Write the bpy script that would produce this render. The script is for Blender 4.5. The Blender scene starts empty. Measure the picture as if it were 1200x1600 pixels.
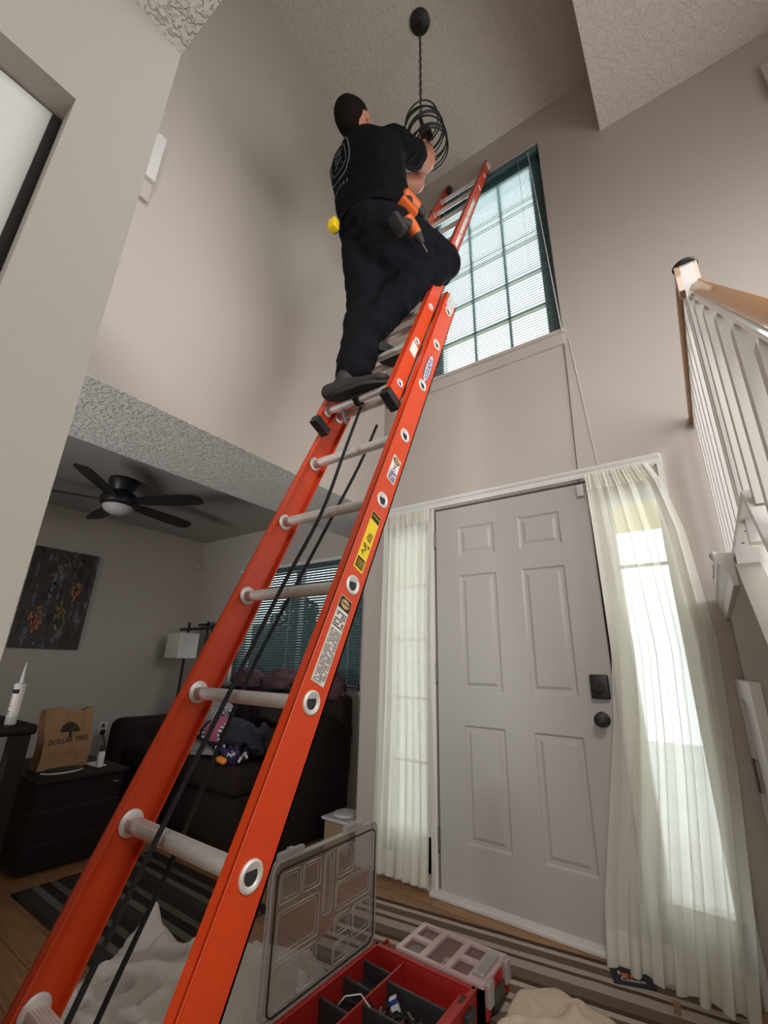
import bpy, bmesh, math, random
from mathutils import Vector, Matrix, noise, Euler
random.seed(7)
PI = math.pi
C = bpy.context.scene.collection
SC = bpy.context.scene
# ------------------------------------------------------------------ camera
CAM = Vector((1.3027, -2.3848, 1.0778))
cd = bpy.data.cameras.new('camera'); cam = bpy.data.objects.new('camera', cd); C.objects.link(cam)
R_ = Vector((0.81611487, 0.57734537, 0.02507699)); U_ = Vector((0.17153319, -0.28345499, 0.94351981)); F_ = Vector((-0.55184499, 0.76571901, 0.33036573))
cam.matrix_world = Matrix(((R_.x, U_.x, -F_.x, CAM.x), (R_.y, U_.y, -F_.y, CAM.y), (R_.z, U_.z, -F_.z, CAM.z), (0, 0, 0, 1)))
cd.sensor_fit = 'VERTICAL'; cd.sensor_height = 36; cd.lens = 36 * 683.943 / 1600; cd.clip_start = 0.02
SC.camera = cam
# ------------------------------------------------------------------ world, lights, exposure
SC.view_settings.view_transform = 'Standard'; SC.view_settings.look = 'None'; SC.view_settings.gamma = 1
SC.view_settings.use_curve_mapping = False; SC.view_settings.exposure = -0.1
wd = bpy.data.worlds.new('overcast_sky'); SC.world = wd; wd.use_nodes = True
wn = wd.node_tree.nodes; wn['Background'].inputs[0].default_value = (0.90, 0.96, 1.0, 1); wn['Background'].inputs[1].default_value = 3.0

def area(name, loc, target, sx, sy, power, col):
    l = bpy.data.lights.new(name, 'AREA'); l.shape = 'RECTANGLE'; l.size = sx; l.size_y = sy; l.energy = power; l.color = col
    o = bpy.data.objects.new(name, l); C.objects.link(o); o.location = loc
    o.rotation_euler = (Vector(target) - Vector(loc)).to_track_quat('-Z', 'Y').to_euler(); return o
area('daylight_upper_window', (0.44, 1.5, 5.2), (0.44, -0.9, 3.0), 2.0, 2.4, 140, (0.92, 0.97, 1.0))
up = area('daylight_upstairs_window', (2.85, -1.1, 2.1), (-0.4, -1.2, 2.5), 2.2, 2.0, 62, (0.97, 0.98, 1.0)); up.data.spread = math.radians(150)
area('fill_behind_camera', (1.0, -4.6, 1.3), (0.3, 0, 1.5), 2.2, 2.0, 34, (1.0, 0.97, 0.93))  # added fill light from behind the camera, no known window
area('fill_entry_floor', (2.3, -3.6, 4.1), (0.3, -1.0, 0.2), 1.2, 1.0, 32, (1.0, 0.97, 0.93)).data.spread = math.radians(95)  # added fill light, unseen, brightens the floor near the door
area('fill_soffit', (-0.9, -4.7, 0.7), (-0.75, -1.0, 2.05), 1.0, 1.0, 17, (0.97, 0.98, 1.0)).data.spread = math.radians(75)  # added narrow fill light grazing the soffit, source made up

# ------------------------------------------------------------------ materials
def new_mat(name):
    m = bpy.data.materials.new(name); m.use_nodes = True; return m
def mat(name, col, rough=0.6, metal=0.0, bump=0.0, scale=60, var=0.0, spec=0.5, coat=0.0, detail=3):
    m = new_mat(name); nt = m.node_tree; b = nt.nodes['Principled BSDF']
    b.inputs['Base Color'].default_value = (*col, 1); b.inputs['Roughness'].default_value = rough
    b.inputs['Metallic'].default_value = metal; b.inputs['Specular IOR Level'].default_value = spec
    b.inputs['Coat Weight'].default_value = coat
    if bump or var:
        tc = nt.nodes.new('ShaderNodeTexCoord'); n = nt.nodes.new('ShaderNodeTexNoise')
        n.inputs['Scale'].default_value = scale; n.inputs['Detail'].default_value = detail
        nt.links.new(tc.outputs['Object'], n.inputs['Vector'])
        if bump:
            bp = nt.nodes.new('ShaderNodeBump'); bp.inputs['Strength'].default_value = bump; bp.inputs['Distance'].default_value = 0.01
            nt.links.new(n.outputs['Fac'], bp.inputs['Height']); nt.links.new(bp.outputs['Normal'], b.inputs['Normal'])
        if var:
            mx = nt.nodes.new('ShaderNodeMix'); mx.data_type = 'RGBA'
            mx.inputs[6].default_value = (*[c * (1 - var) for c in col], 1); mx.inputs[7].default_value = (*[min(1, c * (1 + var)) for c in col], 1)
            nt.links.new(n.outputs['Fac'], mx.inputs[0]); nt.links.new(mx.outputs[2], b.inputs['Base Color'])
    return m
def textured_ceiling(name, col, scale, strength):
    m = new_mat(name); nt = m.node_tree; b = nt.nodes['Principled BSDF']; b.inputs['Roughness'].default_value = 0.85
    b.inputs['Base Color'].default_value = (*col, 1)
    tc = nt.nodes.new('ShaderNodeTexCoord'); n = nt.nodes.new('ShaderNodeTexNoise'); n.inputs['Scale'].default_value = scale; n.inputs['Detail'].default_value = 4
    n.inputs['Distortion'].default_value = 0.6
    r = nt.nodes.new('ShaderNodeValToRGB'); r.color_ramp.elements[0].position = 0.47; r.color_ramp.elements[1].position = 0.56
    bp = nt.nodes.new('ShaderNodeBump'); bp.inputs['Strength'].default_value = strength; bp.inputs['Distance'].default_value = 0.006
    nt.links.new(tc.outputs['Object'], n.inputs['Vector']); nt.links.new(n.outputs['Fac'], r.inputs[0]); nt.links.new(r.outputs[0], bp.inputs['Height'])
    nt.links.new(bp.outputs['Normal'], b.inputs['Normal']); return m
def stripe_mat(name, stops, width, axis=1, noise_amt=0.15):
    m = new_mat(name); nt = m.node_tree; b = nt.nodes['Principled BSDF']; b.inputs['Roughness'].default_value = 0.95; b.inputs['Specular IOR Level'].default_value = 0.1
    tc = nt.nodes.new('ShaderNodeTexCoord'); sp = nt.nodes.new('ShaderNodeSeparateXYZ'); nt.links.new(tc.outputs['Object'], sp.inputs[0])
    mu = nt.nodes.new('ShaderNodeMath'); mu.operation = 'MULTIPLY'; mu.inputs[1].default_value = 1 / width; nt.links.new(sp.outputs[axis], mu.inputs[0])
    fr = nt.nodes.new('ShaderNodeMath'); fr.operation = 'FRACT'; nt.links.new(mu.outputs[0], fr.inputs[0])
    r = nt.nodes.new('ShaderNodeValToRGB'); r.color_ramp.interpolation = 'CONSTANT'
    e = r.color_ramp.elements
    while len(e) < len(stops): e.new(0.5)
    for i, (p, c) in enumerate(stops): e[i].position = p; e[i].color = (*c, 1)
    nt.links.new(fr.outputs[0], r.inputs[0])
    n = nt.nodes.new('ShaderNodeTexNoise'); n.inputs['Scale'].default_value = 180; nt.links.new(tc.outputs['Object'], n.inputs['Vector'])
    mx = nt.nodes.new('ShaderNodeMix'); mx.data_type = 'RGBA'; mx.blend_type = 'OVERLAY'; mx.inputs[0].default_value = 0.35
    nt.links.new(r.outputs[0], mx.inputs[6]); nt.links.new(n.outputs['Color'], mx.inputs[7]); nt.links.new(mx.outputs[2], b.inputs['Base Color'])
    bp = nt.nodes.new('ShaderNodeBump'); bp.inputs['Strength'].default_value = 0.5; bp.inputs['Distance'].default_value = 0.004
    nt.links.new(n.outputs['Fac'], bp.inputs['Height']); nt.links.new(bp.outputs['Normal'], b.inputs['Normal']); return m
def wood_floor():
    m = new_mat('oak_floor'); nt = m.node_tree; b = nt.nodes['Principled BSDF']; b.inputs['Roughness'].default_value = 0.38
    tc = nt.nodes.new('ShaderNodeTexCoord'); br = nt.nodes.new('ShaderNodeTexBrick')
    br.inputs['Color1'].default_value = (0.36, 0.19, 0.085, 1); br.inputs['Color2'].default_value = (0.25, 0.125, 0.055, 1); br.inputs['Mortar'].default_value = (0.06, 0.03, 0.015, 1)
    br.inputs['Scale'].default_value = 1; br.inputs['Mortar Size'].default_value = 0.0015; br.inputs['Brick Width'].default_value = 1.1; br.inputs['Row Height'].default_value = 0.12
    nt.links.new(tc.outputs['Object'], br.inputs['Vector'])
    mp = nt.nodes.new('ShaderNodeMapping'); mp.inputs['Scale'].default_value = (4, 40, 1); nt.links.new(tc.outputs['Object'], mp.inputs[0])
    n = nt.nodes.new('ShaderNodeTexNoise'); n.inputs['Scale'].default_value = 1.6; n.inputs['Detail'].default_value = 6; nt.links.new(mp.outputs[0], n.inputs['Vector'])
    mx = nt.nodes.new('ShaderNodeMix'); mx.data_type = 'RGBA'; mx.blend_type = 'OVERLAY'; mx.inputs[0].default_value = 0.6
    nt.links.new(br.outputs['Color'], mx.inputs[6]); nt.links.new(n.outputs['Fac'], mx.inputs[7]); nt.links.new(mx.outputs[2], b.inputs['Base Color']); return m
def clear_mat(name, tint, gloss=0.12, body=0.0, bodycol=(0.8, 0.8, 0.8), rough=0.05):
    m = new_mat(name); nt = m.node_tree; nt.nodes.remove(nt.nodes['Principled BSDF']); out = nt.nodes['Material Output']
    t = nt.nodes.new('ShaderNodeBsdfTransparent'); t.inputs[0].default_value = (*tint, 1)
    g = nt.nodes.new('ShaderNodeBsdfGlossy'); g.inputs['Roughness'].default_value = rough
    a = nt.nodes.new('ShaderNodeMixShader'); a.inputs[0].default_value = gloss
    nt.links.new(t.outputs[0], a.inputs[1]); nt.links.new(g.outputs[0], a.inputs[2])
    if body:
        d = nt.nodes.new('ShaderNodeBsdfDiffuse'); d.inputs[0].default_value = (*bodycol, 1)
        c = nt.nodes.new('ShaderNodeMixShader'); c.inputs[0].default_value = body
        nt.links.new(a.outputs[0], c.inputs[1]); nt.links.new(d.outputs[0], c.inputs[2]); a = c
    nt.links.new(a.outputs[0], out.inputs[0]); return m
def sheer_mat(name, col, transp):
    m = new_mat(name); nt = m.node_tree; nt.nodes.remove(nt.nodes['Principled BSDF']); out = nt.nodes['Material Output']
    t = nt.nodes.new('ShaderNodeBsdfTransparent'); d = nt.nodes.new('ShaderNodeBsdfDiffuse'); d.inputs[0].default_value = (*col, 1)
    tl = nt.nodes.new('ShaderNodeBsdfTranslucent'); tl.inputs[0].default_value = (*col, 1)
    a = nt.nodes.new('ShaderNodeMixShader'); a.inputs[0].default_value = 0.42; nt.links.new(d.outputs[0], a.inputs[1]); nt.links.new(tl.outputs[0], a.inputs[2])
    # thicker cloth at grazing angles, as woven voile is
    lw = nt.nodes.new('ShaderNodeLayerWeight'); lw.inputs[0].default_value = 0.35
    mr = nt.nodes.new('ShaderNodeMapRange'); mr.inputs[3].default_value = transp; mr.inputs[4].default_value = 0.0
    nt.links.new(lw.outputs['Facing'], mr.inputs[0])
    b = nt.nodes.new('ShaderNodeMixShader'); nt.links.new(mr.outputs[0], b.inputs[0]); nt.links.new(a.outputs[0], b.inputs[1]); nt.links.new(t.outputs[0], b.inputs[2])
    nt.links.new(b.outputs[0], out.inputs[0]); return m
M = {}
M['wall'] = mat('greige_paint', (0.475, 0.42, 0.37), 0.8, bump=0.10, scale=140)
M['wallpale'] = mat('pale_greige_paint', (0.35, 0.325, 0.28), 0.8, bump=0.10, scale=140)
M['ceil'] = textured_ceiling('knockdown_ceiling', (0.50, 0.45, 0.39), 42, 0.55)
M['beam'] = textured_ceiling('knockdown_ceiling_lit', (0.66, 0.64, 0.59), 50, 1.0)  # same ceiling paint, set lighter to stand in for light from below
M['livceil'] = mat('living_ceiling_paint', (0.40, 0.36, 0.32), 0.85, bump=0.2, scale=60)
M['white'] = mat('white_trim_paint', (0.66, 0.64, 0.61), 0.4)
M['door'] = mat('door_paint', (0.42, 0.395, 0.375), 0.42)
M['floor'] = wood_floor()
M['orange'] = mat('orange_fiberglass', (0.58, 0.050, 0.008), 0.42, var=0.10, scale=30, bump=0.05)
M['alum'] = mat('brushed_aluminium', (0.66, 0.62, 0.58), 0.42, metal=0.35, var=0.12, scale=50)
M['black'] = mat('black_plastic', (0.012, 0.012, 0.013), 0.45)
M['rubber'] = mat('black_rubber', (0.015, 0.014, 0.014), 0.7)
M['rope'] = mat('black_rope', (0.012, 0.012, 0.012), 0.9, bump=0.8, scale=300)
M['bronze'] = mat('dark_bronze', (0.014, 0.011, 0.009), 0.5, metal=0.3)
M['shirt'] = mat('black_cotton', (0.004, 0.004, 0.005), 0.95, bump=0.4, scale=25, spec=0.1)
M['pants'] = mat('black_work_denim', (0.006, 0.0062, 0.0085), 0.95, bump=0.5, scale=22, var=0.5, spec=0.1)
M['skin'] = mat('skin', (0.38, 0.155, 0.095), 0.55, var=0.12, scale=20)
M['hair'] = mat('dark_brown_hair', (0.010, 0.006, 0.004), 0.9, bump=0.8, scale=120, spec=0.1)
M['printgrey'] = mat('faded_grey_print', (0.14, 0.14, 0.14), 0.9)
M['shoe'] = mat('dark_leather', (0.02, 0.018, 0.016), 0.7)
M['red'] = mat('red_plastic', (0.36, 0.018, 0.014), 0.42)
M['divider'] = mat('black_bin_plastic', (0.028, 0.028, 0.028), 0.4)
M['clear'] = clear_mat('clear_polycarbonate', (0.93, 0.91, 0.89), 0.06, 0.10, (0.55, 0.52, 0.50), 0.12)
M['clearrim'] = clear_mat('clear_polycarbonate_edge', (0.80, 0.78, 0.76), 0.16, 0.35, (0.62, 0.60, 0.58), 0.15)
M['glass'] = clear_mat('window_glass', (0.97, 0.99, 0.98), 0.03)
M['sheer'] = sheer_mat('cream_voile', (0.95, 0.94, 0.86), 0.34)
M['slat'] = mat('shaded_teal_slat', (0.075, 0.16, 0.17), 0.45)  # backlit shade on pale blinds put into a dark teal colour
M['slat2'] = mat('shaded_navy_slat', (0.05, 0.085, 0.10), 0.45)  # backlit shade of the living room blinds put into the colour
M['vinyl'] = mat('window_vinyl', (0.30, 0.34, 0.33), 0.5)
M['wood'] = mat('honey_oak_rail', (0.40, 0.20, 0.085), 0.32, var=0.15, scale=12, coat=0.4)
M['canvas'] = mat('canvas_cloth', (0.54, 0.49, 0.43), 0.95, bump=0.25, scale=160, var=0.10, spec=0.1)
M['canvas2'] = mat('tan_canvas_cloth', (0.58, 0.48, 0.37), 0.95, bump=0.25, scale=160, var=0.10, spec=0.1)
M['sofa'] = mat('dark_brown_upholstery', (0.022, 0.013, 0.012), 0.9, bump=0.4, scale=80, var=0.25, spec=0.2)
M['mauve'] = mat('mauve_brown_throw', (0.10, 0.055, 0.062), 0.95, bump=0.4, scale=60, var=0.2, spec=0.1)
M['espresso'] = mat('espresso_wood', (0.010, 0.007, 0.006), 0.5, spec=0.2)
M['kraft'] = mat('kraft_paper', (0.30, 0.165, 0.075), 0.8, bump=0.3, scale=18, var=0.15)
M['print'] = mat('black_ink', (0.012, 0.010, 0.009), 0.8)
M['paper'] = mat('white_paper', (0.62, 0.60, 0.58), 0.7)
M['dirtywhite'] = mat('white_plastic', (0.55, 0.54, 0.52), 0.5)
M['yellow'] = mat('yellow_label', (0.80, 0.55, 0.01), 0.5)
M['blue'] = mat('blue_label', (0.01, 0.03, 0.22), 0.5)
M['sticker'] = mat('white_label', (0.72, 0.66, 0.60), 0.5)
M['tan'] = mat('tan_oval', (0.55, 0.30, 0.15), 0.5)
M['shade'] = mat('paper_lamp_shade', (0.62, 0.60, 0.54), 0.8)
M['grey'] = mat('dark_grey_plastic', (0.028, 0.025, 0.025), 0.6, spec=0.3)
M['toolorange'] = mat('orange_tool_plastic', (0.55, 0.10, 0.015), 0.5)
M['pink'] = mat('pink_fabric', (0.42, 0.09, 0.17), 0.9, bump=0.2, scale=60)
M['navy'] = mat('dark_navy_fabric', (0.016, 0.015, 0.024), 0.9, bump=0.3, scale=40)
M['purple'] = mat('purple_fabric', (0.035, 0.018, 0.075), 0.8)
M['toyorange'] = mat('bright_orange_plastic', (0.75, 0.24, 0.03), 0.5)
M['porch'] = mat('porch_ceiling_glow', (0.85, 0.72, 0.26), 0.6)  # warm porch light glow put into the yellow
M['siding'] = mat('white_siding', (0.72, 0.74, 0.74), 0.6)
M['nickel'] = mat('aged_nickel', (0.22, 0.20, 0.18), 0.4, metal=0.7)
M['foliage'] = mat('outdoor_foliage', (0.10, 0.16, 0.07), 0.9, var=0.6, scale=6)
M['tanbin'] = mat('tan_cardboard', (0.34, 0.23, 0.13), 0.8)
M['darkpanel'] = mat('closet_panel_paint', (0.56, 0.57, 0.54), 0.5)

# ------------------------------------------------------------------ mesh helpers
ORG = {}
class MB:
    def __init__(s): s.v = []; s.f = []; s.m = []; s.cur = 0
    def add(s, vs, fs):
        b = len(s.v); s.v += [tuple(v) for v in vs]; s.f += [tuple(b + i for i in f) for f in fs]; s.m += [s.cur] * len(fs); return s
    def box(s, a, b, T=None):
        x0, y0, z0 = a; x1, y1, z1 = b
        vs = [Vector(p) for p in ((x0, y0, z0), (x1, y0, z0), (x1, y1, z0), (x0, y1, z0), (x0, y0, z1), (x1, y0, z1), (x1, y1, z1), (x0, y1, z1))]
        if T: vs = [T @ v for v in vs]
        return s.add(vs, [(0, 3, 2, 1), (4, 5, 6, 7), (0, 1, 5, 4), (1, 2, 6, 5), (2, 3, 7, 6), (3, 0, 4, 7)])
    def bevbox(s, a, b, r, T=None, seg=2):
        bm = bmesh.new(); bmesh.ops.create_cube(bm, size=1)
        a = Vector(a); b = Vector(b); c = (a + b) / 2; d = b - a
        for v in bm.verts: v.co = Vector((c.x + v.co.x * d.x, c.y + v.co.y * d.y, c.z + v.co.z * d.z))
        bmesh.ops.bevel(bm, geom=bm.edges[:], offset=r, segments=seg, affect='EDGES', profile=0.5)
        return s.bm(bm, T)
    def bm(s, bm, T=None):
        bm.verts.index_update(); vs = [(T @ v.co if T else v.co.copy()) for v in bm.verts]
        fs = [tuple(v.index for v in f.verts) for f in bm.faces]; bm.free(); return s.add(vs, fs)
    def prism(s, poly, h, T=None):          # poly in local xy, extruded along z 0..h
        n = len(poly); vs = [Vector((x, y, 0)) for x, y in poly] + [Vector((x, y, h)) for x, y in poly]
        if T: vs = [T @ v for v in vs]
        return s.add(vs, [tuple(range(n - 1, -1, -1)), tuple(range(n, 2 * n))] + [(i, (i + 1) % n, n + (i + 1) % n, n + i) for i in range(n)])
    def tube(s, pts, r, n=10, cap=True, closed=False):
        pts = [Vector(p) for p in pts]; rs = r if isinstance(r, (list, tuple)) else [r] * len(pts)
        rings = []; prev = None; N = len(pts)
        for i, p in enumerate(pts):
            if closed: d = pts[(i + 1) % N] - pts[i - 1]
            else: d = pts[min(i + 1, N - 1)] - pts[max(i - 1, 0)]
            if d.length < 1e-9: d = Vector((0, 0, 1))
            d.normalize()
            if prev is None:
                a = d.cross(Vector((0, 0, 1)));  a = a if a.length > 0.05 else d.cross(Vector((0, 1, 0)))
            else: a = prev - d * prev.dot(d)
            a.normalize(); prev = a; b = d.cross(a)
            rings.append([p + (a * math.cos(2 * PI * k / n) + b * math.sin(2 * PI * k / n)) * rs[i] for k in range(n)])
        vs = [v for r_ in rings for v in r_]; fs = []
        for i in range(N if closed else N - 1):
            j = (i + 1) % N
            for k in range(n): fs.append((i * n + k, i * n + (k + 1) % n, j * n + (k + 1) % n, j * n + k))
        if cap and not closed: fs += [tuple(range(n - 1, -1, -1)), tuple((N - 1) * n + k for k in range(n))]
        return s.add(vs, fs)
    def lathe(s, prof, T=None, n=24):       # prof list of (r,z)
        vs = []; fs = []
        for r, z in prof:
            for k in range(n): vs.append(Vector((r * math.cos(2 * PI * k / n), r * math.sin(2 * PI * k / n), z)))
        for i in range(len(prof) - 1):
            for k in range(n): fs.append((i * n + k, i * n + (k + 1) % n, (i + 1) * n + (k + 1) % n, (i + 1) * n + k))
        fs += [tuple(range(n - 1, -1, -1)), tuple((len(prof) - 1) * n + k for k in range(n))]
        if T: vs = [T @ v for v in vs]
        return s.add(vs, fs)
    def grid(s, fn, nu, nv):
        vs = [fn(i / nu, j / nv) for j in range(nv + 1) for i in range(nu + 1)]
        fs = [(j * (nu + 1) + i, j * (nu + 1) + i + 1, (j + 1) * (nu + 1) + i + 1, (j + 1) * (nu + 1) + i) for j in range(nv) for i in range(nu)]
        return s.add(vs, fs)
    def build(s, name, mats, parent=None, smooth=False, **kw):
        me = bpy.data.meshes.new(name); vs = s.v
        if parent is not None:
            o0 = ORG[parent.name]; vs = [(v[0] - o0.x, v[1] - o0.y, v[2] - o0.z) for v in vs]
        me.from_pydata(vs, [], s.f)
        mats = mats if isinstance(mats, (list, tuple)) else [mats]
        for m_ in mats: me.materials.append(m_)
        if len(mats) > 1: me.polygons.foreach_set('material_index', s.m)
        me.validate(); me.update()
        bm = bmesh.new(); bm.from_mesh(me); bmesh.ops.recalc_face_normals(bm, faces=bm.faces[:]); bm.to_mesh(me); bm.free()
        return link(name, me, parent, smooth, **kw)
def link(name, me, parent=None, smooth=False, **kw):
    if smooth:
        me.polygons.foreach_set('use_smooth', [True] * len(me.polygons))
        try: me.set_sharp_from_angle(angle=math.radians(smooth if smooth > 1 else 40))
        except Exception: pass
    o = bpy.data.objects.new(name, me); C.objects.link(o)
    if parent is not None: o.parent = parent; ORG[o.name] = ORG[parent.name]
    else: ORG[o.name] = Vector((0, 0, 0))
    for k, v in kw.items(): o[k] = v
    return o
def thing(name, label, cat, loc, group=None):
    o = bpy.data.objects.new(name, None); C.objects.link(o); o.location = loc; o.empty_display_size = 0.1
    ORG[o.name] = Vector(loc); o['label'] = label; o['category'] = cat
    if group: o['group'] = group
    return o
def tag(o, label, cat, group=None):
    o['label'] = label; o['category'] = cat
    if group: o['group'] = group
    # put the origin at the thing's base
    me = o.data; xs = [v.co for v in me.vertices]
    if xs and o.parent is None:
        c = sum(xs, Vector()) / len(xs); z = min(v.z for v in xs); off = Vector((c.x, c.y, z))
        me.transform(Matrix.Translation(-off)); o.location = off; ORG[o.name] = off
    return o
def struct(o): o['kind'] = 'structure'; return o
def frame_T(o, x, y, z=None):
    x = Vector(x).normalized(); y = Vector(y); y = (y - x * y.dot(x)).normalized(); z = x.cross(y); o = Vector(o)
    return Matrix(((x.x, y.x, z.x, o.x), (x.y, y.y, z.y, o.y), (x.z, y.z, z.z, o.z), (0, 0, 0, 1)))
def text(name, s, size, o, x, y, m, parent, sx=1.0):
    cu = bpy.data.curves.new(name, 'FONT'); cu.body = s; cu.size = size; cu.extrude = 0.0003; cu.align_x = 'CENTER'; cu.align_y = 'CENTER'; cu.resolution_u = 3
    t = bpy.data.objects.new(name, cu); C.objects.link(t); dg = bpy.context.evaluated_depsgraph_get(); dg.update()
    me = bpy.data.meshes.new_from_object(t.evaluated_get(dg)); bpy.data.objects.remove(t)
    T = frame_T(o, x, y) @ Matrix.Diagonal((sx, 1, 1, 1)); me.transform(T)
    if parent is not None: me.transform(Matrix.Translation(-ORG[parent.name]))
    me.materials.clear(); me.materials.append(m); return link(name, me, parent)
def holes_boxes(mb, axis, fixed, u, w, holes):
    # wall slab; axis 'y': spans x(u) z(w), thickness fixed=(y0,y1); axis 'x': spans y(u) z(w)
    us = sorted(set([u[0], u[1]] + [h[0] for h in holes] + [h[1] for h in holes])); ws = sorted(set([w[0], w[1]] + [h[2] for h in holes] + [h[3] for h in holes]))
    for i in range(len(us) - 1):
        j = 0
        while j < len(ws) - 1:
            cu = (us[i] + us[i + 1]) / 2
            def inside(jj): cw = (ws[jj] + ws[jj + 1]) / 2; return any(h[0] < cu < h[1] and h[2] < cw < h[3] for h in holes)
            if inside(j): j += 1; continue
            k = j
            while k + 1 < len(ws) - 1 and not inside(k + 1): k += 1
            a, b = ws[j], ws[k + 1]
            if axis == 'y': mb.box((us[i], fixed[0], a), (us[i + 1], fixed[1], b))
            else: mb.box((fixed[0], us[i], a), (fixed[1], us[i + 1], b))
            j = k + 1
    return mb
def capsules(caps, voxel, smooth=6):
    bm = bmesh.new()
    for p1, r1, p2, r2 in caps:
        b2 = bmesh.new()
        for p, r in ((p1, r1), (p2, r2)):
            rr = r if isinstance(r, (tuple, list)) else (r, r, r)
            bmesh.ops.create_icosphere(b2, subdivisions=3, radius=1, matrix=Matrix.Translation(Vector(p)) @ Matrix.Diagonal((*rr, 1)))
        h = bmesh.ops.convex_hull(b2, input=b2.verts[:])
        kill = [g for g in h['geom_interior'] if isinstance(g, bmesh.types.BMVert)]
        bmesh.ops.delete(b2, geom=kill, context='VERTS')
        t = bpy.data.meshes.new('t'); b2.to_mesh(t); b2.free(); bm.from_mesh(t); bpy.data.meshes.remove(t)
    me = bpy.data.meshes.new('b'); bm.to_mesh(me); bm.free()
    o = bpy.data.objects.new('b', me); C.objects.link(o)
    m = o.modifiers.new('r', 'REMESH'); m.mode = 'VOXEL'; m.voxel_size = voxel
    s = o.modifiers.new('s', 'SMOOTH'); s.iterations = smooth; s.factor = 0.5
    dg = bpy.context.evaluated_depsgraph_get(); dg.update()
    r = bpy.data.meshes.new_from_object(o.evaluated_get(dg)); bpy.data.objects.remove(o); return r
def skin_part(name, me, m, parent):
    me.materials.clear(); me.materials.append(m)
    if parent is not None: me.transform(Matrix.Translation(-ORG[parent.name]))
    me.polygons.foreach_set('use_smooth', [True] * len(me.polygons))
    return link(name, me, parent)

# ================================================================== STRUCTURE
XL = -0.434
struct(MB().box((-3.5, -5.0, -0.06), (3.1, 0.66, 0.0)).build('floor', M['floor']))
w = MB(); holes_boxes(w, 'y', (0, 0.14), (-0.56, 3.0), (0, 5.7), [(-0.012, 0.926, 0, 2.045), (-0.365, -0.05, 0.06, 1.97), (0.965, 1.26, 0.06, 1.97), (-0.02, 0.905, 3.05, 4.80)])
struct(w.build('wall_front', M['wall']))
w = MB(); holes_boxes(w, 'y', (0.5, 0.64), (-3.5, -0.56), (0, 2.40), [(-2.62, -0.965, 0.88, 1.97)])
struct(w.build('wall_living_front', M['wall']))
w = MB().box((-0.56, 0.14, 0), (-0.46, 0.64, 2.4)); struct(w.build('wall_living_return', M['wall']))
struct(MB().box((-3.5, -5.0, 0), (-3.4, 0.5, 2.40)).build('wall_living_left', M['wall']))
struct(MB().box((-3.5, -5.0, 2.40), (-1.03, 0.64, 2.46)).build('ceiling_living', M['livceil']))
struct(MB().box((-1.03, -5.0, 2.087), (XL, 0.0, 5.95)).build('wall_left', M['wall']))
struct(MB().box((-1.033, -5.0, 2.084), (XL - 0.0005, -0.0005, 2.087)).build('trim_1', M['beam']))
struct(MB().box((-1.03, 0.0, 2.084), (-0.56, 0.64, 2.46)).build('trim_2', M['beam']))
# near wall with closet opening
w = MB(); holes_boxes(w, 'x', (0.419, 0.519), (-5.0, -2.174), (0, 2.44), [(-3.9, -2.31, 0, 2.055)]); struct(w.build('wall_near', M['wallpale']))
w = MB(); w.box((0.0, -4.0, 0), (0.02, -2.2, 2.4)).box((0.02, -2.22, 0), (0.419, -2.2, 2.4)).box((0.02, -4.0, 2.10), (0.419, -2.22, 2.12)).box((0.02, -4.02, 0), (0.419, -4.0, 2.4)); struct(w.build('wall_closet', M['black']))  # shade inside the closet painted as black walls
struct(MB().box((0.0, -5.0, 2.44), (1.40, -2.174, 2.60)).build('ceiling_near', M['beam']))
# high ceiling (rises away from the window wall) and dropped box at right
def ceil_T(x, y): return 5.12 - 0.25 * y
w = MB(); vs = []
for dz in (0, 0.08):
    for x, y in ((XL - 0.5, 0.14), (3.0, 0.14), (3.0, -5.0), (XL - 0.5, -5.0)): vs.append((x, y, ceil_T(x, y) + dz))
w.add(vs, [(0, 1, 2, 3), (7, 6, 5, 4), (0, 4, 5, 1), (1, 5, 6, 2), (2, 6, 7, 3), (3, 7, 4, 0)]); struct(w.build('ceiling', M['ceil']))
struct(MB().box((1.303, -5.0, 4.53), (3.0, 0.0, 5.9)).build('ceiling_drop', M['ceil']))
struct(MB().box((3.0, -5.0, 0), (3.1, 0.14, 5.9)).build('wall_right', M['wall']))
struct(MB().box((-3.5, -5.1, 0), (3.1, -5.0, 6.5)).build('wall_back', M['wall']))
# right knee wall below the landing, its cap moulding, landing and stairs
poly = [(0, 0), (0, 1.36), (-0.95, 1.36), (-1.25, 1.14), (-2.2, 0.45), (-2.2, 0)]
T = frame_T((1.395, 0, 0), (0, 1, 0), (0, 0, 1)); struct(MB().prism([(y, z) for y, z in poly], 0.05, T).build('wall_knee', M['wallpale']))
w = MB()
w.box((1.40, -0.95, 1.28), (2.9, 0, 1.382))
w.box((1.40, -0.97, 0.0), (2.9, -0.95, 1.382))
for k in range(1, 6):
    z = 1.382 - 0.19 * k; y0 = -0.95 - 0.27 * (k - 1)
    w.box((1.455, y0 - 0.28, z - 0.03), (2.9, y0, z)); w.box((1.455, y0 - 0.28, 0), (2.9, y0 - 0.265, z - 0.03))
struct(w.build('floor_landing', M['white']))
mo = MB()
prof = [(0.0, 0.0), (-0.012, 0.0), (-0.016, 0.03), (-0.03, 0.055), (-0.036, 0.06), (-0.036, 0.085), (0.0, 0.085)]
mo.prism(prof, 0.95, frame_T((1.395, 0, 1.295), (1, 0, 0), (0, 0, 1)))
struct(mo.build('trim_3', M['white']))
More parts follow.
